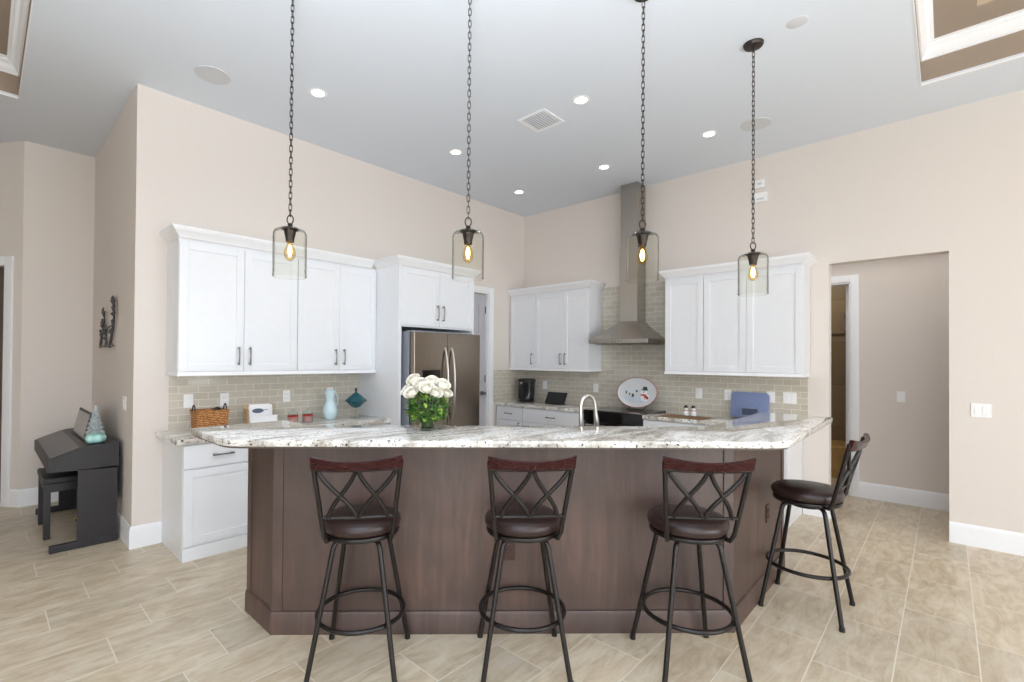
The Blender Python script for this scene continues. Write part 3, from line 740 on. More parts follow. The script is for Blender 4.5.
# ------------------------------------------------------------------ bar stools (local frame: seat faces +y, back at -y)
def make_stool(label, loc, rz, swivel):
    t = thing('bar_stool', label, 'stool', loc, rz, 'swivel bar stools around the island')
    SR = 0.188; SZ = 0.672
    sw = Matrix.Rotation(swivel, 4, 'Z')
    MB().lathe([(0, SZ+0.004), (SR*0.93, SZ+0.004), (SR, SZ+0.018), (SR+0.006, SZ+0.04), (SR, SZ+0.058), (SR*0.9, SZ+0.072), (SR*0.6, SZ+0.082), (0, SZ+0.086)], 48).build('seat', M['leather'], t, smooth=50)
    b = MB(); b.lathe([(0, SZ-0.016), (SR*0.97, SZ-0.016), (SR*0.985, SZ-0.008), (SR*0.97, SZ+0.003), (0, SZ+0.003)], 48); b.build('seat_pan', M['stool_metal'], t, smooth=50)
    MB().lathe([(0, SZ-0.05), (0.085, SZ-0.05), (0.09, SZ-0.04), (0.09, SZ-0.017), (0, SZ-0.017)], 28).build('swivel_plate', M['stool_metal'], t, smooth=40)
    for sxn in (-1, 1):
        for syn in (-1, 1):
            f = Vector((0.205*sxn, 0.205*syn, 0.012)); k = Vector((0.112*sxn, 0.112*syn, SZ-0.065)); c = Vector((0.06*sxn, 0.06*syn, SZ-0.030))
            b = MB(); pts = [f] + [f.lerp(k, u) for u in (0.35, 0.7, 0.93)] + bez([f.lerp(k, 0.97), k+Vector((-0.004*sxn, -0.004*syn, 0.03)), c+Vector((0.04*sxn, 0.04*syn, 0.0)), c], 7)
            b.tube(pts, 0.0125, 12)
            lg = b.build('leg', M['stool_metal'], t, smooth=60)
            MB().lathe([(0, 0), (0.0150, 0), (0.0155, 0.004), (0.0145, 0.022), (0.0128, 0.023), (0, 0.023)], 14, (f.x, f.y, 0)).build('foot_cap', M['black'], lg, smooth=40)
    # foot ring round the outside of the legs
    zr = 0.262; u = (zr-0.012)/(SZ-0.065-0.012); rr = (0.205+(0.112-0.205)*u)*math.sqrt(2)-0.0235
    MB().tube([(rr*math.cos(2*PI*k/56), rr*math.sin(2*PI*k/56), zr) for k in range(56)], 0.0115, 12, closed=True).build('foot_ring', M['stool_metal'], t, smooth=60)
    # backrest: bowed outwards, raked
    def bp(x, z):
        # x in -1..1 across the back, z height; gives a point on the back surface
        v = (z-0.63)/(1.075-0.63); hw = 0.150+0.047*max(v, 0)
        y = -(0.150+0.105*max(v, 0)) - 0.030*(1-x*x)*max(v, 0) + (0.03 if v < 0 else 0)
        return sw @ Vector((x*hw, y, z))
    up_ = []
    for s in (-1, 1):
        pts = [sw @ Vector((s*0.135, -0.110, SZ-0.008)), sw @ Vector((s*0.148, -0.145, SZ-0.008)), bp(s, SZ+0.03)] + [bp(s, SZ+0.03+(1.03-SZ)*k/6) for k in range(1, 7)]
        MB().tube(pts, 0.0115, 12).build('back_post', M['stool_metal'], t, smooth=60)
    zb, zt = 0.785, 1.012
    MB().tube([bp(-1+2*k/12, zb) for k in range(13)], 0.008, 10).build('lower_rail', M['stool_metal'], t, smooth=60)
    MB().tube([bp(-1+2*k/12, zt+0.008) for k in range(13)], 0.0085, 10).build('upper_rail', M['stool_metal'], t, smooth=60)
    # two crossing pairs of curved bars
    for s in (-1, 1):
        for (xa, xb) in ((0.90, 0.02), (0.04, 0.80)):
            pts = []
            for k in range(15):
                v = k/14; e_ = v*v*(3-2*v); x = s*(xa+(xb-xa)*(0.45*v+0.55*e_)); pts.append(bp(x, zt-(zt-zb)*v))
            MB().tube(pts, 0.0105, 10).build('back_bar', M['stool_metal'], t, smooth=60)
    # wooden crest rail: dished, taller in the middle of its span ends
    b = MB(); n = 16; rows = []
    for k in range(n+1):
        x = -1.04+2.08*k/n; p = bp(x, 1.05); d = (sw @ Vector((0, -1, 0))); zl = 1.022+0.002*(x*x); zu = 1.066+0.019*(x*x)
        pl_ = Vector((p.x, p.y, 0)); rk = d*0.012
        rows.append([b.bm.verts.new(pl_ + d*(-0.009) + Vector((0, 0, zl))), b.bm.verts.new(pl_ + d*0.011 + Vector((0, 0, zl))),
                     b.bm.verts.new(pl_ + d*0.017 + rk + Vector((0, 0, zu-0.006))), b.bm.verts.new(pl_ + d*0.008 + rk + Vector((0, 0, zu))),
                     b.bm.verts.new(pl_ + d*(-0.006) + rk + Vector((0, 0, zu-0.002)))])
    for A, B in zip(rows, rows[1:]):
        for j in range(5): b.bm.faces.new((A[j], A[(j+1) % 5], B[(j+1) % 5], B[j]))
    b.bm.faces.new(rows[0]); b.bm.faces.new(rows[-1][::-1])
    cr = b.build('top_rail', M['mahogany'], t, smooth=50); cr['label'] = 'dark mahogany wood top rail'
    return t
make_stool('dark swivel bar stool nearest the left end of the island front', (1.330, 2.121, 0), -PI/4, 0.13)
make_stool('dark swivel bar stool second from the left, covering the brown front outlet', (1.912, 1.558, 0), -PI/4+0.02, 0.04)
make_stool('dark swivel bar stool at the right end of the island front', (2.488, 0.951, 0), -PI/4+0.03, -0.10)
make_stool('dark swivel bar stool seen side-on at the right end panel, near the doorway', (3.580, 0.632, 0), 0.0, -0.06)

# ------------------------------------------------------------------ pendants
def make_pendant(label, x, y, zb=1.992):
    zt = zb+0.278
    t = thing('pendant_light', label, 'pendant light', (x, y, 0), 0, 'glass jar pendants over the bar')
    MB().lathe([(0, HC-0.030), (0.02, HC-0.030), (0.055, HC-0.022), (0.062, HC-0.012), (0.064, HC-0.001), (0, HC-0.001)], 32).build('canopy', M['bronze'], t, smooth=40)
    b = MB()
    b.tube([(0.013*math.cos(2*PI*k/14), 0, HC-0.042+0.016*math.sin(2*PI*k/14)) for k in range(14)], 0.003, 6, closed=True)
    z = HC-0.058; ztop = zt+0.075; n = int((z-ztop)/0.0335); step = (z-ztop)/n
    for i in range(n):
        c = z-(i+0.5)*step; q = 0.5*step+0.0055; h = q-0.009; pts = []
        for k in range(12):
            a = 2*PI*k/12; px = 0.0085*math.cos(a); pz = 0.0085*math.sin(a) + (h if math.sin(a) > 0.01 else -h if math.sin(a) < -0.01 else 0)
            if i % 2: pts.append((px*0.7, px*0.7, c+pz))
            else: pts.append((px*0.7, -px*0.7, c+pz))
        b.tube(pts, 0.0024, 6, closed=True)
    b.build('chain', M['bronze'], t, smooth=60)
    b = MB(); b.tube([(0.018*n45*math.cos(2*PI*k/20), -0.018*n45*math.cos(2*PI*k/20), zt+0.055+0.026*math.sin(2*PI*k/20)) for k in range(20)], 0.0036, 8, closed=True)
    b.build('loop', M['bronze'], t, smooth=60)
    MB().lathe([(0, zt+0.034), (0.012, zt+0.032), (0.015, zt+0.024), (0.010, zt+0.017), (0.014, zt+0.013), (0.046, zt+0.006), (0.050, zt+0.001), (0.048, zt-0.002), (0.034, zt-0.012), (0.031, zt-0.03), (0.024, zt-0.06), (0.024, zt-0.075), (0, zt-0.075)], 32).build('socket', M['bronze'], t, smooth=40)
    ro = 0.093
    sh = [(0.045, zt-0.001), (0.068, zt-0.003), (0.084, zt-0.012), (0.092, zt-0.028), (ro, zt-0.05), (ro, zb+0.055), (ro+0.0015, zb+0.05), (ro-0.002, zb+0.044), (ro, zb+0.038), (ro, zb+0.012), (ro+0.002, zb+0.006), (ro, zb), (ro-0.004, zb-0.002)]
    inn = [(r-0.0035, z_ if i else z_-0.002) for i, (r, z_) in enumerate(sh)]
    MB().lathe(sh+inn[::-1]+[sh[0]], 48).build('glass_shade', M['glass'], t, smooth=50)
    zc = zt-0.075
    bl = MB().lathe([(0.013, zc), (0.015, zc-0.012), (0.024, zc-0.035), (0.031, zc-0.06), (0.031, zc-0.075), (0.024, zc-0.095), (0.010, zc-0.108), (0, zc-0.111)], 24).build('bulb', M['bulb_glass'], t, smooth=60)
    b = MB()
    for k in range(4):
        a = k*PI/2+0.4; b.tube([(0.004*math.cos(a), 0.004*math.sin(a), zc-0.02), (0.011*math.cos(a), 0.011*math.sin(a), zc-0.055), (0.004*math.cos(a), 0.004*math.sin(a), zc-0.085)], 0.0022, 6)
    b.build('filament', M['filament'], bl)
    return t
make_pendant('glass jar pendant on a bronze chain in front of the left wall cabinets', 1.228, 2.752)
make_pendant('glass jar pendant hanging in front of the refrigerator surround', 1.959, 2.021)
make_pendant('glass jar pendant hanging in front of the range hood', 2.685, 1.294)
make_pendant('glass jar pendant with visible ceiling canopy in front of the right wall cabinets', 3.644, 0.956, 1.979)

# ------------------------------------------------------------------ ceiling fixtures
def downlight(label, x, y):
    t = thing('recessed_light', label, 'recessed light', (x, y, HC), 0, 'lit recessed ceiling lights')
    MB().lathe([(0.0495, 0.0), (0.0495, -0.003), (0.070, -0.004), (0.074, 0.0), (0.0495, 0.0)], 32).build('trim_ring', M['trim'], t, smooth=40)
    MB().lathe([(0, -0.0015), (0.049, -0.0015), (0.049, -0.0005), (0, -0.0005)], 32).build('lamp_lens', M['light_on'], t)
    l = bpy.data.lights.new('recessed_lamp', 'SPOT'); l.energy = 9; l.color = (1, 0.90, 0.76); l.spot_size = 1.9; l.spot_blend = 0.8; l.shadow_soft_size = 0.05
    o = bpy.data.objects.new('recessed_lamp', l); C.objects.link(o); o.parent = t; o.location = (0, 0, -0.012)
downlight('lit recessed light above the basket end of the left wall cabinets', 1.886, 3.734)
downlight('lit recessed light above the refrigerator surround', 3.428, 3.732)
downlight('lit recessed light nearest the inner corner of the kitchen', 4.809, 4.016)
downlight('lit recessed light just past the square vent towards the bar', 3.452, 2.213)
downlight('lit recessed light in front of the hood chimney', 4.833, 2.791)
downlight('lit recessed light in front of the right wall cabinets', 4.810, 1.646)
def speaker(label, x, y, r):
    t = thing('ceiling_speaker', label, 'speaker', (x, y, HC), 0, 'round ceiling speakers')
    MB().lathe([(r-0.012, 0), (r-0.012, -0.006), (r-0.003, -0.006), (r, 0), (r-0.012, 0)], 40).build('rim', M['grille'], t, smooth=40)
    MB().lathe([(0, -0.0045), (r-0.0125, -0.0045), (r-0.0125, -0.0005), (0, -0.0005)], 40).build('grille', M['grille'], t)
speaker('round flush ceiling speaker above the left end of the left wall', 1.208, 4.093, 0.125)
speaker('round flush ceiling speaker behind the right end pendant chain', 4.898, 1.263, 0.125)
t = thing('ceiling_vent', 'square white louvred air vent in the ceiling', 'vent', (3.50, 2.672, HC))
b = MB(); h = 0.155; f = 0.03
b.box(-h, h, -h, -h+f, -0.008, 0, 0.002); b.box(-h, h, h-f, h, -0.008, 0, 0.002); b.box(-h, -h+f, -h+f, h-f, -0.008, 0, 0.002); b.box(h-f, h, -h+f, h-f, -0.008, 0, 0.002)
b.build('frame', M['trim'], t)
MB().box(-h+f, h-f, -h+f, h-f, -0.001, -0.0002).build('backing', pm('duct_grey', (196, 199, 204), 0.7), t)
for k in range(9):
    y = -h+f+(2*h-2*f)*(k+0.5)/9
    MB().box(-h+f, h-f, -0.011, 0.011, -0.0015, 0.0015, mat=Matrix.Translation((0, y, -0.007)) @ Matrix.Rotation(0.5, 4, 'X')).build('louvre', M['trim'], t)
t = MB().lathe([(0, -0.003), (0.055, -0.003), (0.06, -0.0015), (0.062, 0), (0, 0)], 28).build('ceiling_cover_plate', M['grille'], loc=(3.60, 0.69, HC), smooth=40)
tag(t, 'small flat white cover disc on the ceiling beside the right tray', 'cover plate')

# ------------------------------------------------------------------ wall devices
WAs = WA-0.0105; WBs = WB-0.0105
plate_outlet('light_switch', 'white switch plate on the tile at the left end, behind the basket', (1.215, WAs, 1.150), 0, M['plastic'], kind='switch')
plate_outlet('outlet', 'white outlet on the tile above the right side of the wicker basket', (1.498, WAs, 1.145), 0, M['plastic'])
plate_outlet('outlet', 'white outlet on the tile above the two candle jars', (2.057, WAs, 1.150), 0, M['plastic'])
plate_outlet('outlet', 'white outlet on the tile just above the pale blue pitcher', (2.516, WAs, 1.158), 0, M['plastic'])
plate_outlet('outlet', 'white outlet on the tile between coffee maker and range, above the black stand', (WBs, 4.249, 1.155), -PI/2, M['plastic'])
plate_outlet('outlet', 'white outlet on the tile left of the snowman platter', (WBs, 3.401, 1.150), -PI/2, M['plastic'])
plate_outlet('outlet', 'white outlet on the tile above the snowman shakers', (WBs, 2.056, 1.150), -PI/2, M['plastic'])
plate_outlet('outlet', 'white outlet partly hidden by the left edge of the blue cutting board', (WBs, 1.745, 1.150), -PI/2, M['plastic'])
plate_outlet('light_switch', 'white single switch right of the blue cutting board', (WBs, 1.325, 1.150), -PI/2, M['plastic'], kind='switch')
plate_outlet('light_switch', 'wide white double switch at the end of the right tile wall', (WBs, 1.155, 1.150), -PI/2, M['plastic'], kind='switch', gangs=2)
plate_outlet('light_switch', 'wide white switch plate on the plain wall right of the doorway', (WB-0.0005, -0.206, 1.13), -PI/2, M['plastic'], kind='switch', gangs=2)
plate_outlet('light_switch', 'white switch on the hall wall seen through the doorway', (HX-0.0005, 0.355, 1.15), -PI/2, M['plastic'], kind='switch')
plate_outlet('light_switch', 'white switch on the grey alcove wall beside the piano', (XP-0.0005, 4.98, 1.13), -PI/2, M['plastic'], kind='switch', gangs=2)
t = thing('alarm_sensor', 'upper of two white boxes high on the right wall behind the end pendant chain', 'sensor', (WB-0.0005, 1.432, 3.41), -PI/2)
MB().box(-0.045, 0.045, -0.03, 0, -0.045, 0.045, 0.006).build('housing', M['plastic'], t); MB().box(-0.02, 0.02, -0.032, -0.029, -0.012, 0.012, 0.002).build('lens', M['grille'], t)
t = thing('alarm_siren', 'lower, wider of two white boxes high on the right wall', 'sensor', (WB-0.0005, 1.425, 3.265), -PI/2)
MB().box(-0.06, 0.06, -0.035, 0, -0.05, 0.05, 0.006).build('housing', M['plastic'], t); MB().box(-0.035, 0.035, -0.037, -0.034, -0.03, -0.01, 0.002).build('grille', M['grille'], t)

# ------------------------------------------------------------------ items on the left counter
CZ = 0.9155
t = thing('wicker_basket', 'woven wicker basket with two dark handles on the left counter', 'basket', (1.312, 4.42, CZ), 0)
b = MB(); L_, D_, H_ = 0.135, 0.085, 0.175
o_ = [(-L_, -D_), (L_, -D_), (L_, D_), (-L_, D_)]
def bowl_rect(b, L0, D0, L1, D1, H, th):
    rows = []
    for (l, d, z) in ((L0, D0, 0), (L1, D1, H), (L1-th, D1-th, H), (L0-th, D0-th, th)):
        rows.append([b.bm.verts.new(p) for p in ((-l, -d, z), (l, -d, z), (l, d, z), (-l, d, z))])
    for A, B in zip(rows, rows[1:]):
        for j in range(4): b.bm.faces.new((A[j], A[(j+1) % 4], B[(j+1) % 4], B[j]))
    b.bm.faces.new(rows[0][::-1]); b.bm.faces.new(rows[-1])
bowl_rect(b, 0.112, 0.075, 0.122, 0.083, 0.165, 0.012)
bd = b.build('basket_body', M['wicker'], t)
b = MB(); b.tube([(-0.121, -0.082, 0.166), (0.121, -0.082, 0.166), (0.121, 0.082, 0.166), (-0.121, 0.082, 0.166)], 0.009, 8, closed=True); b.build('rim', M['wicker'], t, smooth=60)
for s in (-1, 1):
    b = MB(); b.tube(bez([(s*0.118, -0.035, 0.16), (s*0.118, -0.03, 0.235), (s*0.118, 0.03, 0.235), (s*0.118, 0.035, 0.16)], 12), 0.0055, 8); b.build('handle', M['bronze'], t, smooth=60)
b = MB(); b.tube(bez([(0.0, -0.03, 0.14), (0.03, -0.03, 0.19), (0.06, -0.03, 0.20), (0.08, -0.03, 0.15)], 10), 0.013, 8)
o = b.build('dark_pouch', M['black'], loc=(1.312, 4.42, CZ), smooth=60); tag(o, 'dark item poking out of the top of the wicker basket', 'pouch')
t = thing('mail_holder', 'oak mail holder filled with white envelopes on the left counter', 'mail holder', (1.755, 4.50, CZ), -0.05)
MB().box(-0.125, 0.125, -0.06, 0.06, 0, 0.012, 0.003).build('base', M['tan_wood'], t)
MB().box(-0.125, 0.125, 0.05, 0.062, 0.012, 0.185, 0.003).build('back_board', M['tan_wood'], t)
MB().box(-0.125, -0.115, -0.05, 0.05, 0.012, 0.15, 0.003).build('side_board', M['tan_wood'], t)
MB().box(-0.11, 0.125, -0.062, -0.054, 0.012, 0.085, 0.002).build('front_board', M['paper'], t)
for k, (x0, x1, h) in enumerate(((-0.105, 0.075, 0.175), (-0.09, 0.105, 0.165), (-0.10, 0.11, 0.15))):
    o = MB().box(x0, x1, -0.004, 0.004, 0, h, 0.001, mat=Matrix.Rotation(-0.12, 4, 'X')).build('envelope', M['paper'], loc=(1.755, 4.475+0.022*k, CZ+0.013), rot=(0, 0, -0.05))
    tag(o, ('front white envelope with a dark printed leaf in the mail holder', 'middle white envelope standing in the mail holder', 'rear white envelope standing in the mail holder')[k], 'envelope', 'envelopes in the mail holder')
    if k == 0:
        b = MB(); b.lathe([(0, -0.0004), (0.05, -0.0004), (0.05, 0.0004), (0, 0.0004)], 20, (0, 0, 0), 1, 0.42)
        b.tube([(0.04, 0.003, 0), (0.085, 0.008, 0)], 0.003, 6)
        q = b.build('printed_picture', M['print'], o); q.matrix_local = Matrix.Rotation(-0.12, 4, 'X') @ Matrix.Translation((-0.03, -0.005, 0.115)) @ Matrix.Rotation(PI/2, 4, 'X')
def candle_jar(label, x, y):
    t = thing('candle_jar', label, 'candle', (x, y, CZ), 0, 'pink candle jars on the left counter')
    MB().lathe([(0, 0), (0.043, 0), (0.047, 0.006), (0.047, 0.072), (0.040, 0.082), (0.038, 0.082), (0.045, 0.071), (0.045, 0.008), (0, 0.006)], 28).build('glass_jar', M['clear'], t, smooth=50)
    MB().lathe([(0, 0.007), (0.0445, 0.007), (0.0445, 0.055), (0, 0.055)], 24).build('wax', M['pink'], t, smooth=40)
    MB().lathe([(0, 0.083), (0.042, 0.083), (0.044, 0.09), (0.036, 0.10), (0.012, 0.105), (0.010, 0.112), (0.016, 0.12), (0.010, 0.13), (0, 0.132)], 24).build('lid', M['clear'], t, smooth=50)
    MB().lathe([(0.0475, 0.058), (0.0485, 0.058), (0.0485, 0.070), (0.0475, 0.070), (0.0475, 0.058)], 24).build('label_band', M['red'], t, smooth=50)
candle_jar('pink candle in a lidded glass jar nearer the mail holder', 2.01, 4.40)
candle_jar('pink candle in a lidded glass jar nearer the pale blue pitcher', 2.145, 4.385)
t = thing('pitcher', 'pale blue ceramic pitcher on the left counter', 'pitcher', (2.405, 4.44, CZ), 0.3)
MB().lathe([(0, 0), (0.044, 0), (0.052, 0.008), (0.068, 0.05), (0.072, 0.085), (0.064, 0.125), (0.047, 0.16), (0.040, 0.185), (0.043, 0.22), (0.053, 0.285), (0.049, 0.287), (0.038, 0.222), (0.035, 0.187), (0, 0.18)], 36).build('body', M['pale_blue'], t, smooth=60)
MB().tube(bez([(0.043, 0, 0.25), (0.12, 0, 0.26), (0.13, 0, 0.15), (0.066, 0, 0.11)], 14), 0.007, 10).build('handle', M['pale_blue'], t, smooth=60)
t = thing('candy_dish', 'teal glass covered candy dish on a clear stem near the refrigerator', 'candy dish', (2.66, 4.38, CZ), 0)
MB().lathe([(0, 0), (0.05, 0), (0.048, 0.006), (0.012, 0.014), (0.008, 0.04), (0.012, 0.055), (0.008, 0.07), (0.014, 0.098), (0, 0.1)], 24).build('stem', M['clear'], t, smooth=50)
def scal(prof, nlob, amp, seg=48):
    t_ = bmesh.new(); rings = []
    for r, z in prof:
        rings.append([t_.verts.new(((r*(1+amp*math.cos(nlob*2*PI*k/seg)))*math.cos(2*PI*k/seg), (r*(1+amp*math.cos(nlob*2*PI*k/seg)))*math.sin(2*PI*k/seg), z)) for k in range(seg)])
    for A, B in zip(rings, rings[1:]):
        for k in range(seg): t_.faces.new((A[k], A[(k+1) % seg], B[(k+1) % seg], B[k]))
    t_.faces.new(rings[0][::-1]); t_.faces.new(rings[-1])
    b_ = MB(); b_.merge(t_); return b_
scal([(0.015, 0.10), (0.045, 0.112), (0.072, 0.14), (0.108, 0.172), (0.104, 0.176)], 10, 0.05).build('bowl', M['teal'], t, smooth=60)
scal([(0.106, 0.1765), (0.085, 0.198), (0.055, 0.225), (0.03, 0.246), (0.012, 0.258)], 10, 0.05).build('lid', M['teal'], t, smooth=60)
MB().lathe([(0, 0.256), (0.012, 0.258), (0.008, 0.272), (0.014, 0.285), (0.008, 0.30), (0, 0.304)], 18).build('lid_knob', M['teal_dark'], t, smooth=60)

# ------------------------------------------------------------------ items on the right counter
t = thing('coffee_maker', 'round black coffee maker in the corner under the right wall cabinets', 'coffee maker', (5.50, 4.42, CZ), 0)
MB().lathe([(0, 0), (0.105, 0), (0.11, 0.012), (0.112, 0.05), (0.122, 0.26), (0.125, 0.285), (0, 0.285)], 36).build('body', M['black_gloss'], t, smooth=40)
MB().lathe([(0, 0.286), (0.126, 0.286), (0.13, 0.30), (0.128, 0.32), (0.105, 0.332), (0, 0.336)], 36).build('lid', M['black'], t, smooth=40)
MB().box(-0.128, -0.108, -0.05, 0.05, 0.05, 0.23, 0.006).build('front_panel', M['black'], t)
MB().lathe([(0, 0), (0.016, 0), (0.016, 0.006), (0, 0.006)], 16, mat=Matrix.Translation((-0.125, 0, 0.272)) @ Matrix.Rotation(-PI/2, 4, 'Y')).build('badge', M['nickel'], t)
t = thing('tablet_stand', 'black tablet leaning on a stand beside the coffee maker', 'tablet', (5.40, 3.86, CZ), 0)
R_ = Matrix.Translation((0, 0, 0.012)) @ Matrix.Rotation(0.5, 4, 'Y')
MB().box(-0.006, 0.006, -0.16, 0.16, 0, 0.17, 0.004, mat=R_).build('screen', M['black_gloss'], t)
MB().box(-0.03, 0.11, -0.13, 0.13, 0, 0.010, 0.003).build('base', M['black'], t)
MB().box(0.006, 0.014, -0.04, 0.04, 0.0, 0.15, 0.003, mat=Matrix.Translation((0.12, 0, 0.0)) @ Matrix.Rotation(-0.3, 4, 'Y')).build('prop', M['black'], t)
# snowman platter propped on the cooktop
t = thing('snowman_platter', 'oval white platter painted with a snowman, propped on the cooktop', 'platter', (5.50, 2.735, 0.9225), 0)
P = Matrix.Translation((0.06, 0, 0.205)) @ Matrix.Rotation(-PI/2+0.22, 4, 'Y')
MB().lathe([(0, 0.0), (0.14, 0.0), (0.19, 0.018), (0.2, 0.022), (0.2, 0.016), (0.19, 0.010), (0.14, -0.008), (0, -0.008)], 56, (0, 0, 0), 0.92, 1.28, mat=P).build('plate', pm('pale_grey_glaze', (218, 220, 222), 0.15, var=0.03, coat=0.4), t, smooth=60)
b = MB(); b.tube([(0.2*0.92*math.cos(2*PI*k/56), 0.2*1.28*math.sin(2*PI*k/56), 0.021) for k in range(56)], 0.003, 6, closed=True); bmesh.ops.transform(b.bm, matrix=P, verts=b.bm.verts)
b.build('rim_line', M['red'], t, smooth=60)
def inlay(name, mat, shapes, z=0.0032):
    b = MB()
    for (cx, cy, rx, ry) in shapes: b.lathe([(0, z), (1, z), (1, z-0.003), (0, z-0.003)], 20, (cx, cy, 0), rx, ry)
    bmesh.ops.transform(b.bm, matrix=P, verts=b.bm.verts); return b.build(name, mat, t)
# local x is up the plate, local y is towards the left as seen
inlay('painted_snow', pm('pale_blue_snow_paint', (206, 216, 226), 0.3, var=0.06), [(-0.085, 0.03, 0.045, 0.15), (0.03, 0.11, 0.02, 0.05)], 0.0028)
inlay('painted_snowman', M['paper'], [(0.005, -0.085, 0.040, 0.038), (-0.055, -0.105, 0.045, 0.055)], 0.0036)
inlay('painted_hat', M['green_dark'], [(0.055, -0.095, 0.026, 0.030), (0.038, -0.092, 0.008, 0.046)], 0.0042)
inlay('painted_eyes', M['black'], [(0.018, -0.075, 0.005, 0.005), (0.018, -0.095, 0.005, 0.005), (-0.055, -0.10, 0.005, 0.005), (-0.075, -0.10, 0.005, 0.005)], 0.0052)
inlay('painted_nose', pm('orange_carrot_paint', (222, 128, 52), 0.4), [(0.006, -0.082, 0.005, 0.012)], 0.0056)
inlay('painted_scarf', M['red'], [(-0.025, -0.082, 0.011, 0.040), (-0.048, -0.115, 0.014, 0.026), (-0.062, -0.135, 0.014, 0.016)], 0.0046)
inlay('painted_trees', M['green_dark'], [(-0.02, 0.205, 0.02, 0.012), (0.0, 0.145, 0.022, 0.008), (-0.035, 0.055, 0.024, 0.016), (-0.02, 0.10, 0.014, 0.009), (0.02, 0.01, 0.014, 0.012)], 0.0042)
b = MB(); b.tube([(-0.02, -0.10, 0.0), (0.09, -0.10, 0.03), (0.13, -0.10, 0.22)], 0.004, 6); b.tube([(-0.02, 0.10, 0.0), (0.09, 0.10, 0.03), (0.13, 0.10, 0.22)], 0.004, 6)
b.tube([(-0.02, -0.10, 0.004), (-0.02, 0.10, 0.004)], 0.004, 6); b.tube([(0.13, -0.10, 0.22), (0.13, 0.10, 0.22)], 0.004, 6)
tag(b.build('plate_easel', M['bronze'], loc=(5.50, 2.735, 0.9265), smooth=60), 'wire easel holding the snowman platter upright', 'easel')
def shaker_(label, x, y):
    t = thing('snowman_shaker', label, 'shaker', (x, y, CZ), 0, 'salt and pepper shakers')
    MB().lathe([(0, 0), (0.026, 0), (0.032, 0.02), (0.03, 0.045), (0.021, 0.058), (0.024, 0.072), (0.022, 0.088), (0, 0.092)], 24).build('body', M['ceramic'], t, smooth=60)
    MB().lathe([(0, 0.088), (0.028, 0.088), (0.028, 0.092), (0.019, 0.094), (0.018, 0.115), (0, 0.117)], 20).build('hat', M['black'], t, smooth=40)
    MB().lathe([(0.020, 0.055), (0.026, 0.055), (0.026, 0.062), (0.020, 0.062), (0.020, 0.055)], 20).build('scarf', M['red'], t, smooth=40)
shaker_('small white snowman shaker nearer the range', 5.40, 2.085)
shaker_('small white snowman shaker nearer the cutting board', 5.42, 2.012)
t = thing('cutting_board', 'blue cutting board leaning on the tile right of the range', 'cutting board', (5.62, 1.515, CZ), 0)
b = MB(); b.prism(rounded([(0, -0.185), (0, 0.185), (0.275, 0.185), (0.275, -0.185)], {0: 0.03, 1: 0.03, 2: 0.05, 3: 0.05}, 6), -0.006, 0.006, 0.002)
bmesh.ops.transform(b.bm, matrix=Matrix.Translation((0.01, 0, 0.006)) @ Matrix.Rotation(-PI/2+0.2, 4, 'Y'), verts=b.bm.verts)
b.build('board', M['blue_board'], t, smooth=40)
t = thing('gadget_stand', 'small dark gadget on a stand in front of the blue cutting board', 'gadget', (5.47, 1.46, CZ), 0)
MB().box(-0.012, 0.012, -0.075, 0.075, 0.055, 0.12, 0.006).build('head', pm('dark_slate_plastic', (62, 74, 96), 0.35, var=0.1), t)
MB().tube([(0, 0, 0.008), (0, 0, 0.06)], 0.008, 10).build('post', M['black'], t, smooth=40)
MB().lathe([(0, 0), (0.045, 0), (0.045, 0.006), (0.02, 0.010), (0, 0.010)], 24).build('base', M['black'], t, smooth=40)
tag(MB().prism(rounded([(5.10, 1.80), (5.36, 1.80), (5.36, 2.26), (5.10, 2.26)], {0: .03, 1: .03, 2: .03, 3: .03}), CZ, CZ+0.008, 0.002).build('placemat', pm('brown_woven_mat', (126, 96, 66), 0.8, var=0.35, scale=120, bump=0.5)),
    'brown woven mat on the counter right of the range', 'placemat')

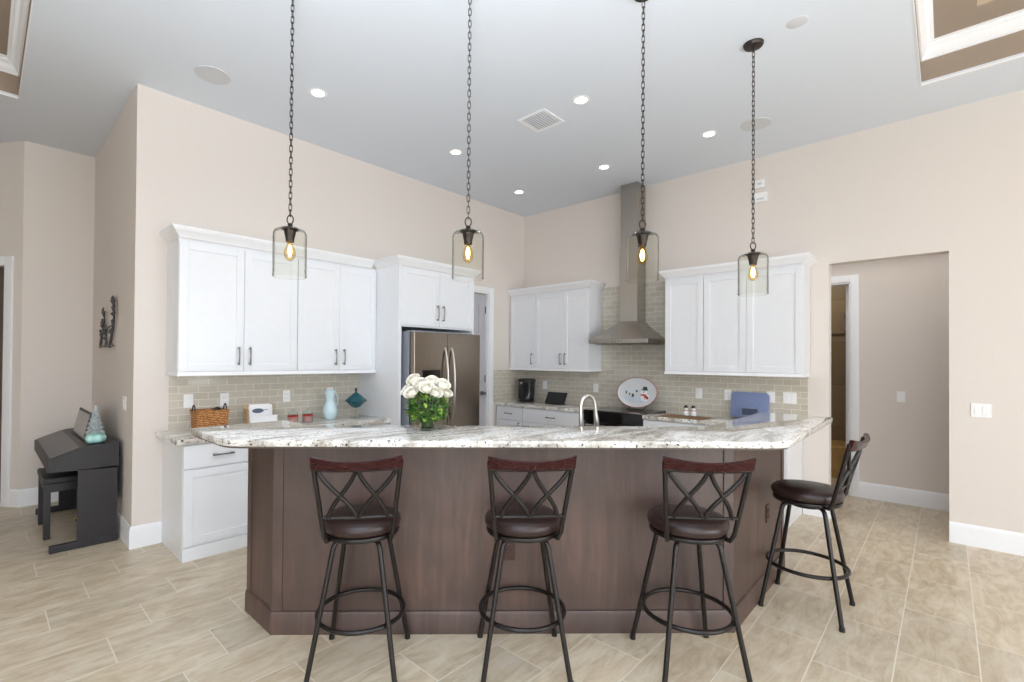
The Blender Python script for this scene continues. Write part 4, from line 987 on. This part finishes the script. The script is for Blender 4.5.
# ------------------------------------------------------------------ roses in a glass vase on the bar
BX, BYv = 1.79, 2.176; BZ = BT+0.0005
t = thing('flower_vase', 'clear glass vase of white roses on the bar in front of the refrigerator', 'vase', (BX, BYv, BZ))
MB().lathe([(0, 0), (0.042, 0), (0.046, 0.006), (0.040, 0.05), (0.044, 0.11), (0.058, 0.16), (0.055, 0.16), (0.041, 0.11), (0.037, 0.05), (0.041, 0.012), (0, 0.010)], 32).build('glass', M['clear'], t, smooth=60)
MB().lathe([(0, 0.011), (0.0405, 0.011), (0.0368, 0.05), (0.0385, 0.08), (0, 0.08)], 28).build('water', glassy('vase_water', (226, 238, 222), (170, 190, 160)), t, smooth=60)
def rose_bm(seed):
    rg = random.Random(seed); b = MB()
    def petal(R, a0, wid, phi1, flare, zoff):
        n, k_ = 6, 7; g = []
        for i in range(n+1):
            u = -1+2*i/n; row = []
            for j in range(k_+1):
                v = j/k_; ph = 0.35+(phi1-0.35)*v*(1-0.10*u*u); rr = R*math.sin(ph)*(1+flare*max(0, v-0.7)**1.3*3)
                a = a0+u*wid*(0.45+0.55*math.sin(PI*(0.15+0.6*v))); row.append(b.bm.verts.new((rr*math.cos(a), rr*math.sin(a), zoff+R*0.95*(1-math.cos(ph)))))
            g.append(row)
        for i in range(n):
            for j in range(k_): b.bm.faces.new((g[i][j], g[i+1][j], g[i+1][j+1], g[i][j+1]))
    for ring, (R, np_, phi1, flare, zo) in enumerate(((0.013, 3, 2.45, 0.0, 0.022), (0.020, 4, 2.3, 0.02, 0.014), (0.027, 5, 2.05, 0.10, 0.008), (0.033, 5, 1.85, 0.25, 0.003), (0.036, 6, 1.6, 0.45, 0.0))):
        for i in range(np_): petal(R, 2*PI*i/np_+ring*0.7+rg.random()*0.3, PI/np_*1.45, phi1*rg.uniform(0.95, 1.05), flare, zo)
    b.lathe([(0, -0.012), (0.010, -0.010), (0.015, 0.0), (0.010, 0.006), (0, 0.006)], 12)
    return b
# offsets in the view-aligned frame: a = to the right in the photo, c = towards the camera, z above the bar
ex, cxv = Vector((n45, -n45, 0)), Vector((-n45, -n45, 0))
heads = [(-0.122, 0.01, 0.222), (-0.090, 0.075, 0.212), (-0.092, -0.03, 0.280), (-0.035, 0.045, 0.262), (0.012, 0.090, 0.240), (0.036, 0.010, 0.272), (0.062, 0.070, 0.214), (0.112, 0.035, 0.256), (0.124, -0.015, 0.205)]
for i, (a, c, z) in enumerate(heads):
    p = ex*(a*0.84-0.004)+cxv*c
    r = thing('white_rose', 'ivory white rose bloom in the glass vase on the bar', 'flower', (BX+p.x, BYv+p.y, BZ+z), 0, 'white roses in the vase')
    hd = rose_bm(i).build('bloom', M['rose'], r, smooth=70)
    aim = (ex*a*4+cxv*(0.45+c*3)+Vector((0.1*math.sin(i*2.3), 0.1*math.cos(i*1.7), 0.75))).normalized()
    hd.rotation_mode = 'QUATERNION'; hd.rotation_quaternion = Vector((0, 0, 1)).rotation_difference(aim); hd.location = -aim*0.016
    tl = Vector((-p.x*0.85, -p.y*0.85, -z+0.09))
    b = MB(); b.tube([-aim*0.022, tl*0.4+Vector((0, 0, -0.022)), tl*0.75+Vector((0, 0, -0.010)), tl, Vector((tl.x*1.02, tl.y*1.02, tl.z-0.06))], 0.0026, 6)
    b.build('stem', M['stem'], r, smooth=60)
rg = random.Random(3); b = MB()
for i in range(430):
    th = rg.random()*2*PI; v = rg.random(); R0 = 0.05+0.08*math.sin(PI*(0.18+0.62*v)); rr = 0.86*R0*math.sqrt(0.2+0.8*rg.random())
    if v < 0.65: rr = max(rr, 0.078)
    p = Vector((rr*math.cos(th), rr*math.sin(th), 0.062+0.175*v)); L2 = rg.uniform(0.026, 0.048); W2_ = L2*rg.uniform(0.28, 0.42)
    d = Vector((math.cos(th+rg.uniform(-.8, .8)), math.sin(th+rg.uniform(-.8, .8)), rg.uniform(-0.9, 0.8))).normalized()
    sd = d.cross(Vector((rg.uniform(-.4, .4), rg.uniform(-.4, .4), 1))).normalized(); nn = sd.cross(d)
    pts = [(0, 0, 0), (0.3, 0.8, 0.02), (0.6, 0.85, 0.02), (1, 0, -0.08), (0.6, -0.85, 0.02), (0.3, -0.8, 0.02)]
    vs = [b.bm.verts.new(p+d*(q[0]*L2)+sd*(q[1]*W2_)+nn*(q[2]*L2*2)) for q in pts]
    mid = [b.bm.verts.new(p+d*(u_*L2)-nn*0.003) for u_ in (0.3, 0.6)]
    mi = 1 if rg.random() < 0.28 else 0
    for f in ((vs[0], mid[0], vs[1]), (vs[1], mid[0], mid[1], vs[2]), (vs[2], mid[1], vs[3]), (vs[0], vs[5], mid[0]), (vs[5], vs[4], mid[1], mid[0]), (vs[4], vs[3], mid[1])):
        b.bm.faces.new(f).material_index = mi
o = b.build('rose_foliage', M['leaf_a'], loc=(BX, BYv, BZ), smooth=60); o.data.materials.append(M['leaf_b'])
tag(o, 'green leaves filling the bouquet below the white rose blooms', 'foliage', None, 'stuff')

# ------------------------------------------------------------------ piano alcove
t = thing('digital_piano', 'dark wood digital piano with closed key cover against the alcove wall', 'piano', (0.80, 4.97, 0))
# local: x negative towards the player, y along the keyboard
PL = 1.36
def endprof(pts, y0, y1):
    b = MB(); A = [b.bm.verts.new((x, y0, z)) for x, z in pts]; B = [b.bm.verts.new((x, y1, z)) for x, z in pts]; n = len(pts)
    b.bm.faces.new(A); b.bm.faces.new(B[::-1])
    for i in range(n): b.bm.faces.new((A[i], B[i], B[(i+1) % n], A[(i+1) % n]))
    return b
for y0 in (0.0, PL-0.035):
    endprof([(-0.265, 0.05), (-0.012, 0.05), (-0.012, 0.62), (-0.265, 0.62)], y0, y0+0.035).build('side_panel', M['piano'], t)
    MB().box(-0.43, -0.008, y0-0.006, y0+0.041, 0.0, 0.055, 0.006).build('foot', M['piano'], t)
endprof([(-0.445, 0.625), (-0.012, 0.605), (-0.005, 0.605), (-0.005, 0.815), (-0.215, 0.80), (-0.262, 0.785), (-0.445, 0.715)], 0.0, PL).build('key_bed', M['piano'], t)
b = MB(); b.box(-0.19, 0.0, 0.03, PL-0.03, -0.003, 0.003, 0.002, mat=Matrix.Translation((-0.252, 0, 0.7935)) @ Matrix.Rotation(-0.365, 4, 'Y'))
b.build('key_cover', M['piano_top'], t)
MB().box(-0.03, -0.012, 0.036, PL-0.036, 0.30, 0.60).build('back_panel', M['piano'], t)
MB().box(-0.10, -0.06, 0.036, PL-0.036, 0.06, 0.13, 0.004).build('stretcher', M['piano'], t)
Rm = Matrix.Translation((-0.195, 0.67, 0.806)) @ Matrix.Rotation(0.22, 4, 'Y')
mr = MB().box(-0.006, 0.006, -0.35, 0.35, 0, 0.235, 0.004, mat=Rm).build('music_rest', M['black'], t)
MB().box(-0.0085, -0.006, -0.325, 0.325, 0.016, 0.215, 0.001, mat=Rm).build('rest_panel', M['screen'], mr)
for k in (-1, 0, 1):
    b = MB(); b.tube([(-0.08, PL/2+0.08*k, 0.055), (-0.14, PL/2+0.08*k, 0.050), (-0.20, PL/2+0.085*k, 0.040)], [0.008, 0.012, 0.015], 10); b.build('pedal', M['gold'], t, smooth=50)
MB().box(-0.09, -0.045, PL/2-0.12, PL/2+0.12, 0.03, 0.30, 0.004).build('pedal_box', M['piano'], t)
t = thing('piano_bench', 'dark piano bench with padded top tucked at the piano', 'bench', (0.52, 5.66, 0), 0)
MB().box(-0.165, 0.165, -0.29, 0.29, 0.455, 0.505, 0.012).build('seat', M['black'], t)
MB().box(-0.15, 0.15, -0.275, 0.275, 0.385, 0.454, 0.002).build('apron', M['piano'], t)
for a in (-0.135, 0.135):
    for c in (-0.26, 0.26): MB().box(a-0.022, a+0.022, c-0.022, c+0.022, 0, 0.455, 0.003).build('leg', M['piano'], t)
t = thing('glass_christmas_tree', 'frosted glass tree figurine on a turquoise base on the piano', 'figurine', (0.655, 5.10, 0.8095), 0)
t.scale = (0.88, 0.88, 0.95)
scal([(0.058, 0.0), (0.078, 0.012), (0.082, 0.045), (0.066, 0.075), (0.03, 0.088)], 5, 0.06).build('base', M['turq'], t, smooth=60)
b = MB(); z = 0.085
for k in range(6):
    r0 = 0.075*(1-k/6.6); b.merge(scal([(r0, z+0.038*k), (r0*0.86, z+0.038*k+0.012), (r0*0.45, z+0.038*k+0.044)], 9, 0.10).bm)
b.lathe([(0, 0), (0.010, 0.0), (0.012, 0.015), (0, 0.045)], 10, (0, 0, z+0.215)); b.build('tree', M['frost'], t, smooth=50)
# metal reed sculpture on the alcove wall
t = thing('wall_sculpture', 'dark metal sculpture of leafy reeds hung on the alcove wall above the piano', 'wall art', (XP-0.02, 0, 0))
def reed(y0, z0, y1, z1, n, seed):
    rg = random.Random(seed); b = MB(); pts = [(0.0, y0+(y1-y0)*u+0.04*math.sin(5*u+seed), z0+(z1-z0)*u) for u in [i/10 for i in range(11)]]
    b.tube(pts, [0.013-0.006*i/10 for i in range(11)], 8)
    for i in range(n):
        p = Vector(pts[rg.randint(3, 10)]); a = rg.uniform(0.2, 2.9); L_ = rg.uniform(0.05, 0.11)
        d = Vector((0, math.cos(a)*1.6, math.sin(a))).normalized()
        b.tube([p, p+d*L_*0.5+Vector((-0.012, 0, 0.006)), p+d*L_+Vector((-0.004, 0, 0))], [0.004, 0.012, 0.002], 6)
    return b
reed(6.04, 1.62, 5.90, 1.93, 14, 1).build('reed', M['reed'], t, smooth=60)
reed(5.55, 1.61, 5.36, 2.00, 24, 2).build('reed', M['reed'], t, smooth=60)
reed(5.82, 1.62, 5.72, 1.78, 8, 4).build('reed', M['reed'], t, smooth=60)
b = MB(); b.tube([(0, 6.12, 1.615), (0, 5.82, 1.63), (0, 5.40, 1.62)], 0.009, 8); b.tube([(0, 5.96, 1.78), (-0.01, 5.68, 1.79), (0, 5.42, 1.81)], 0.006, 8); b.tube([(0, 5.55, 1.64), (0.0195, 5.55, 1.64)], 0.006, 6); b.build('cross_bar', M['reed'], t, smooth=60)
# bath details through the hall door
t = thing('shower_handle', 'bright chrome shower door handle seen through the hall door', 'handle', (8.18, 1.02, 2.06))
MB().tube([(-0.05, 0, -0.13), (-0.05, 0, 0.13)], 0.012, 10).build('grip', M['nickel'], t, smooth=60)
b = MB(); b.tube([(-0.05, 0, -0.10), (0.218, 0, -0.10)], 0.007, 8); b.tube([(-0.05, 0, 0.10), (0.218, 0, 0.10)], 0.007, 8); b.build('mount', M['nickel'], t, smooth=60)
struct(MB().box(8.385, 8.40, 0.2, 2.6, 1.90, 1.93, 0.003).build('trim_bath_tile_band', pm('dark_tile_band', (84, 66, 42), 0.4)))
struct(MB().box(7.75, 8.384, 0.2, 2.6, 0, 0.42, 0.02).build('wall_bath_curb', pm('tan_bath_stone', (176, 140, 84), 0.4, var=0.15)))
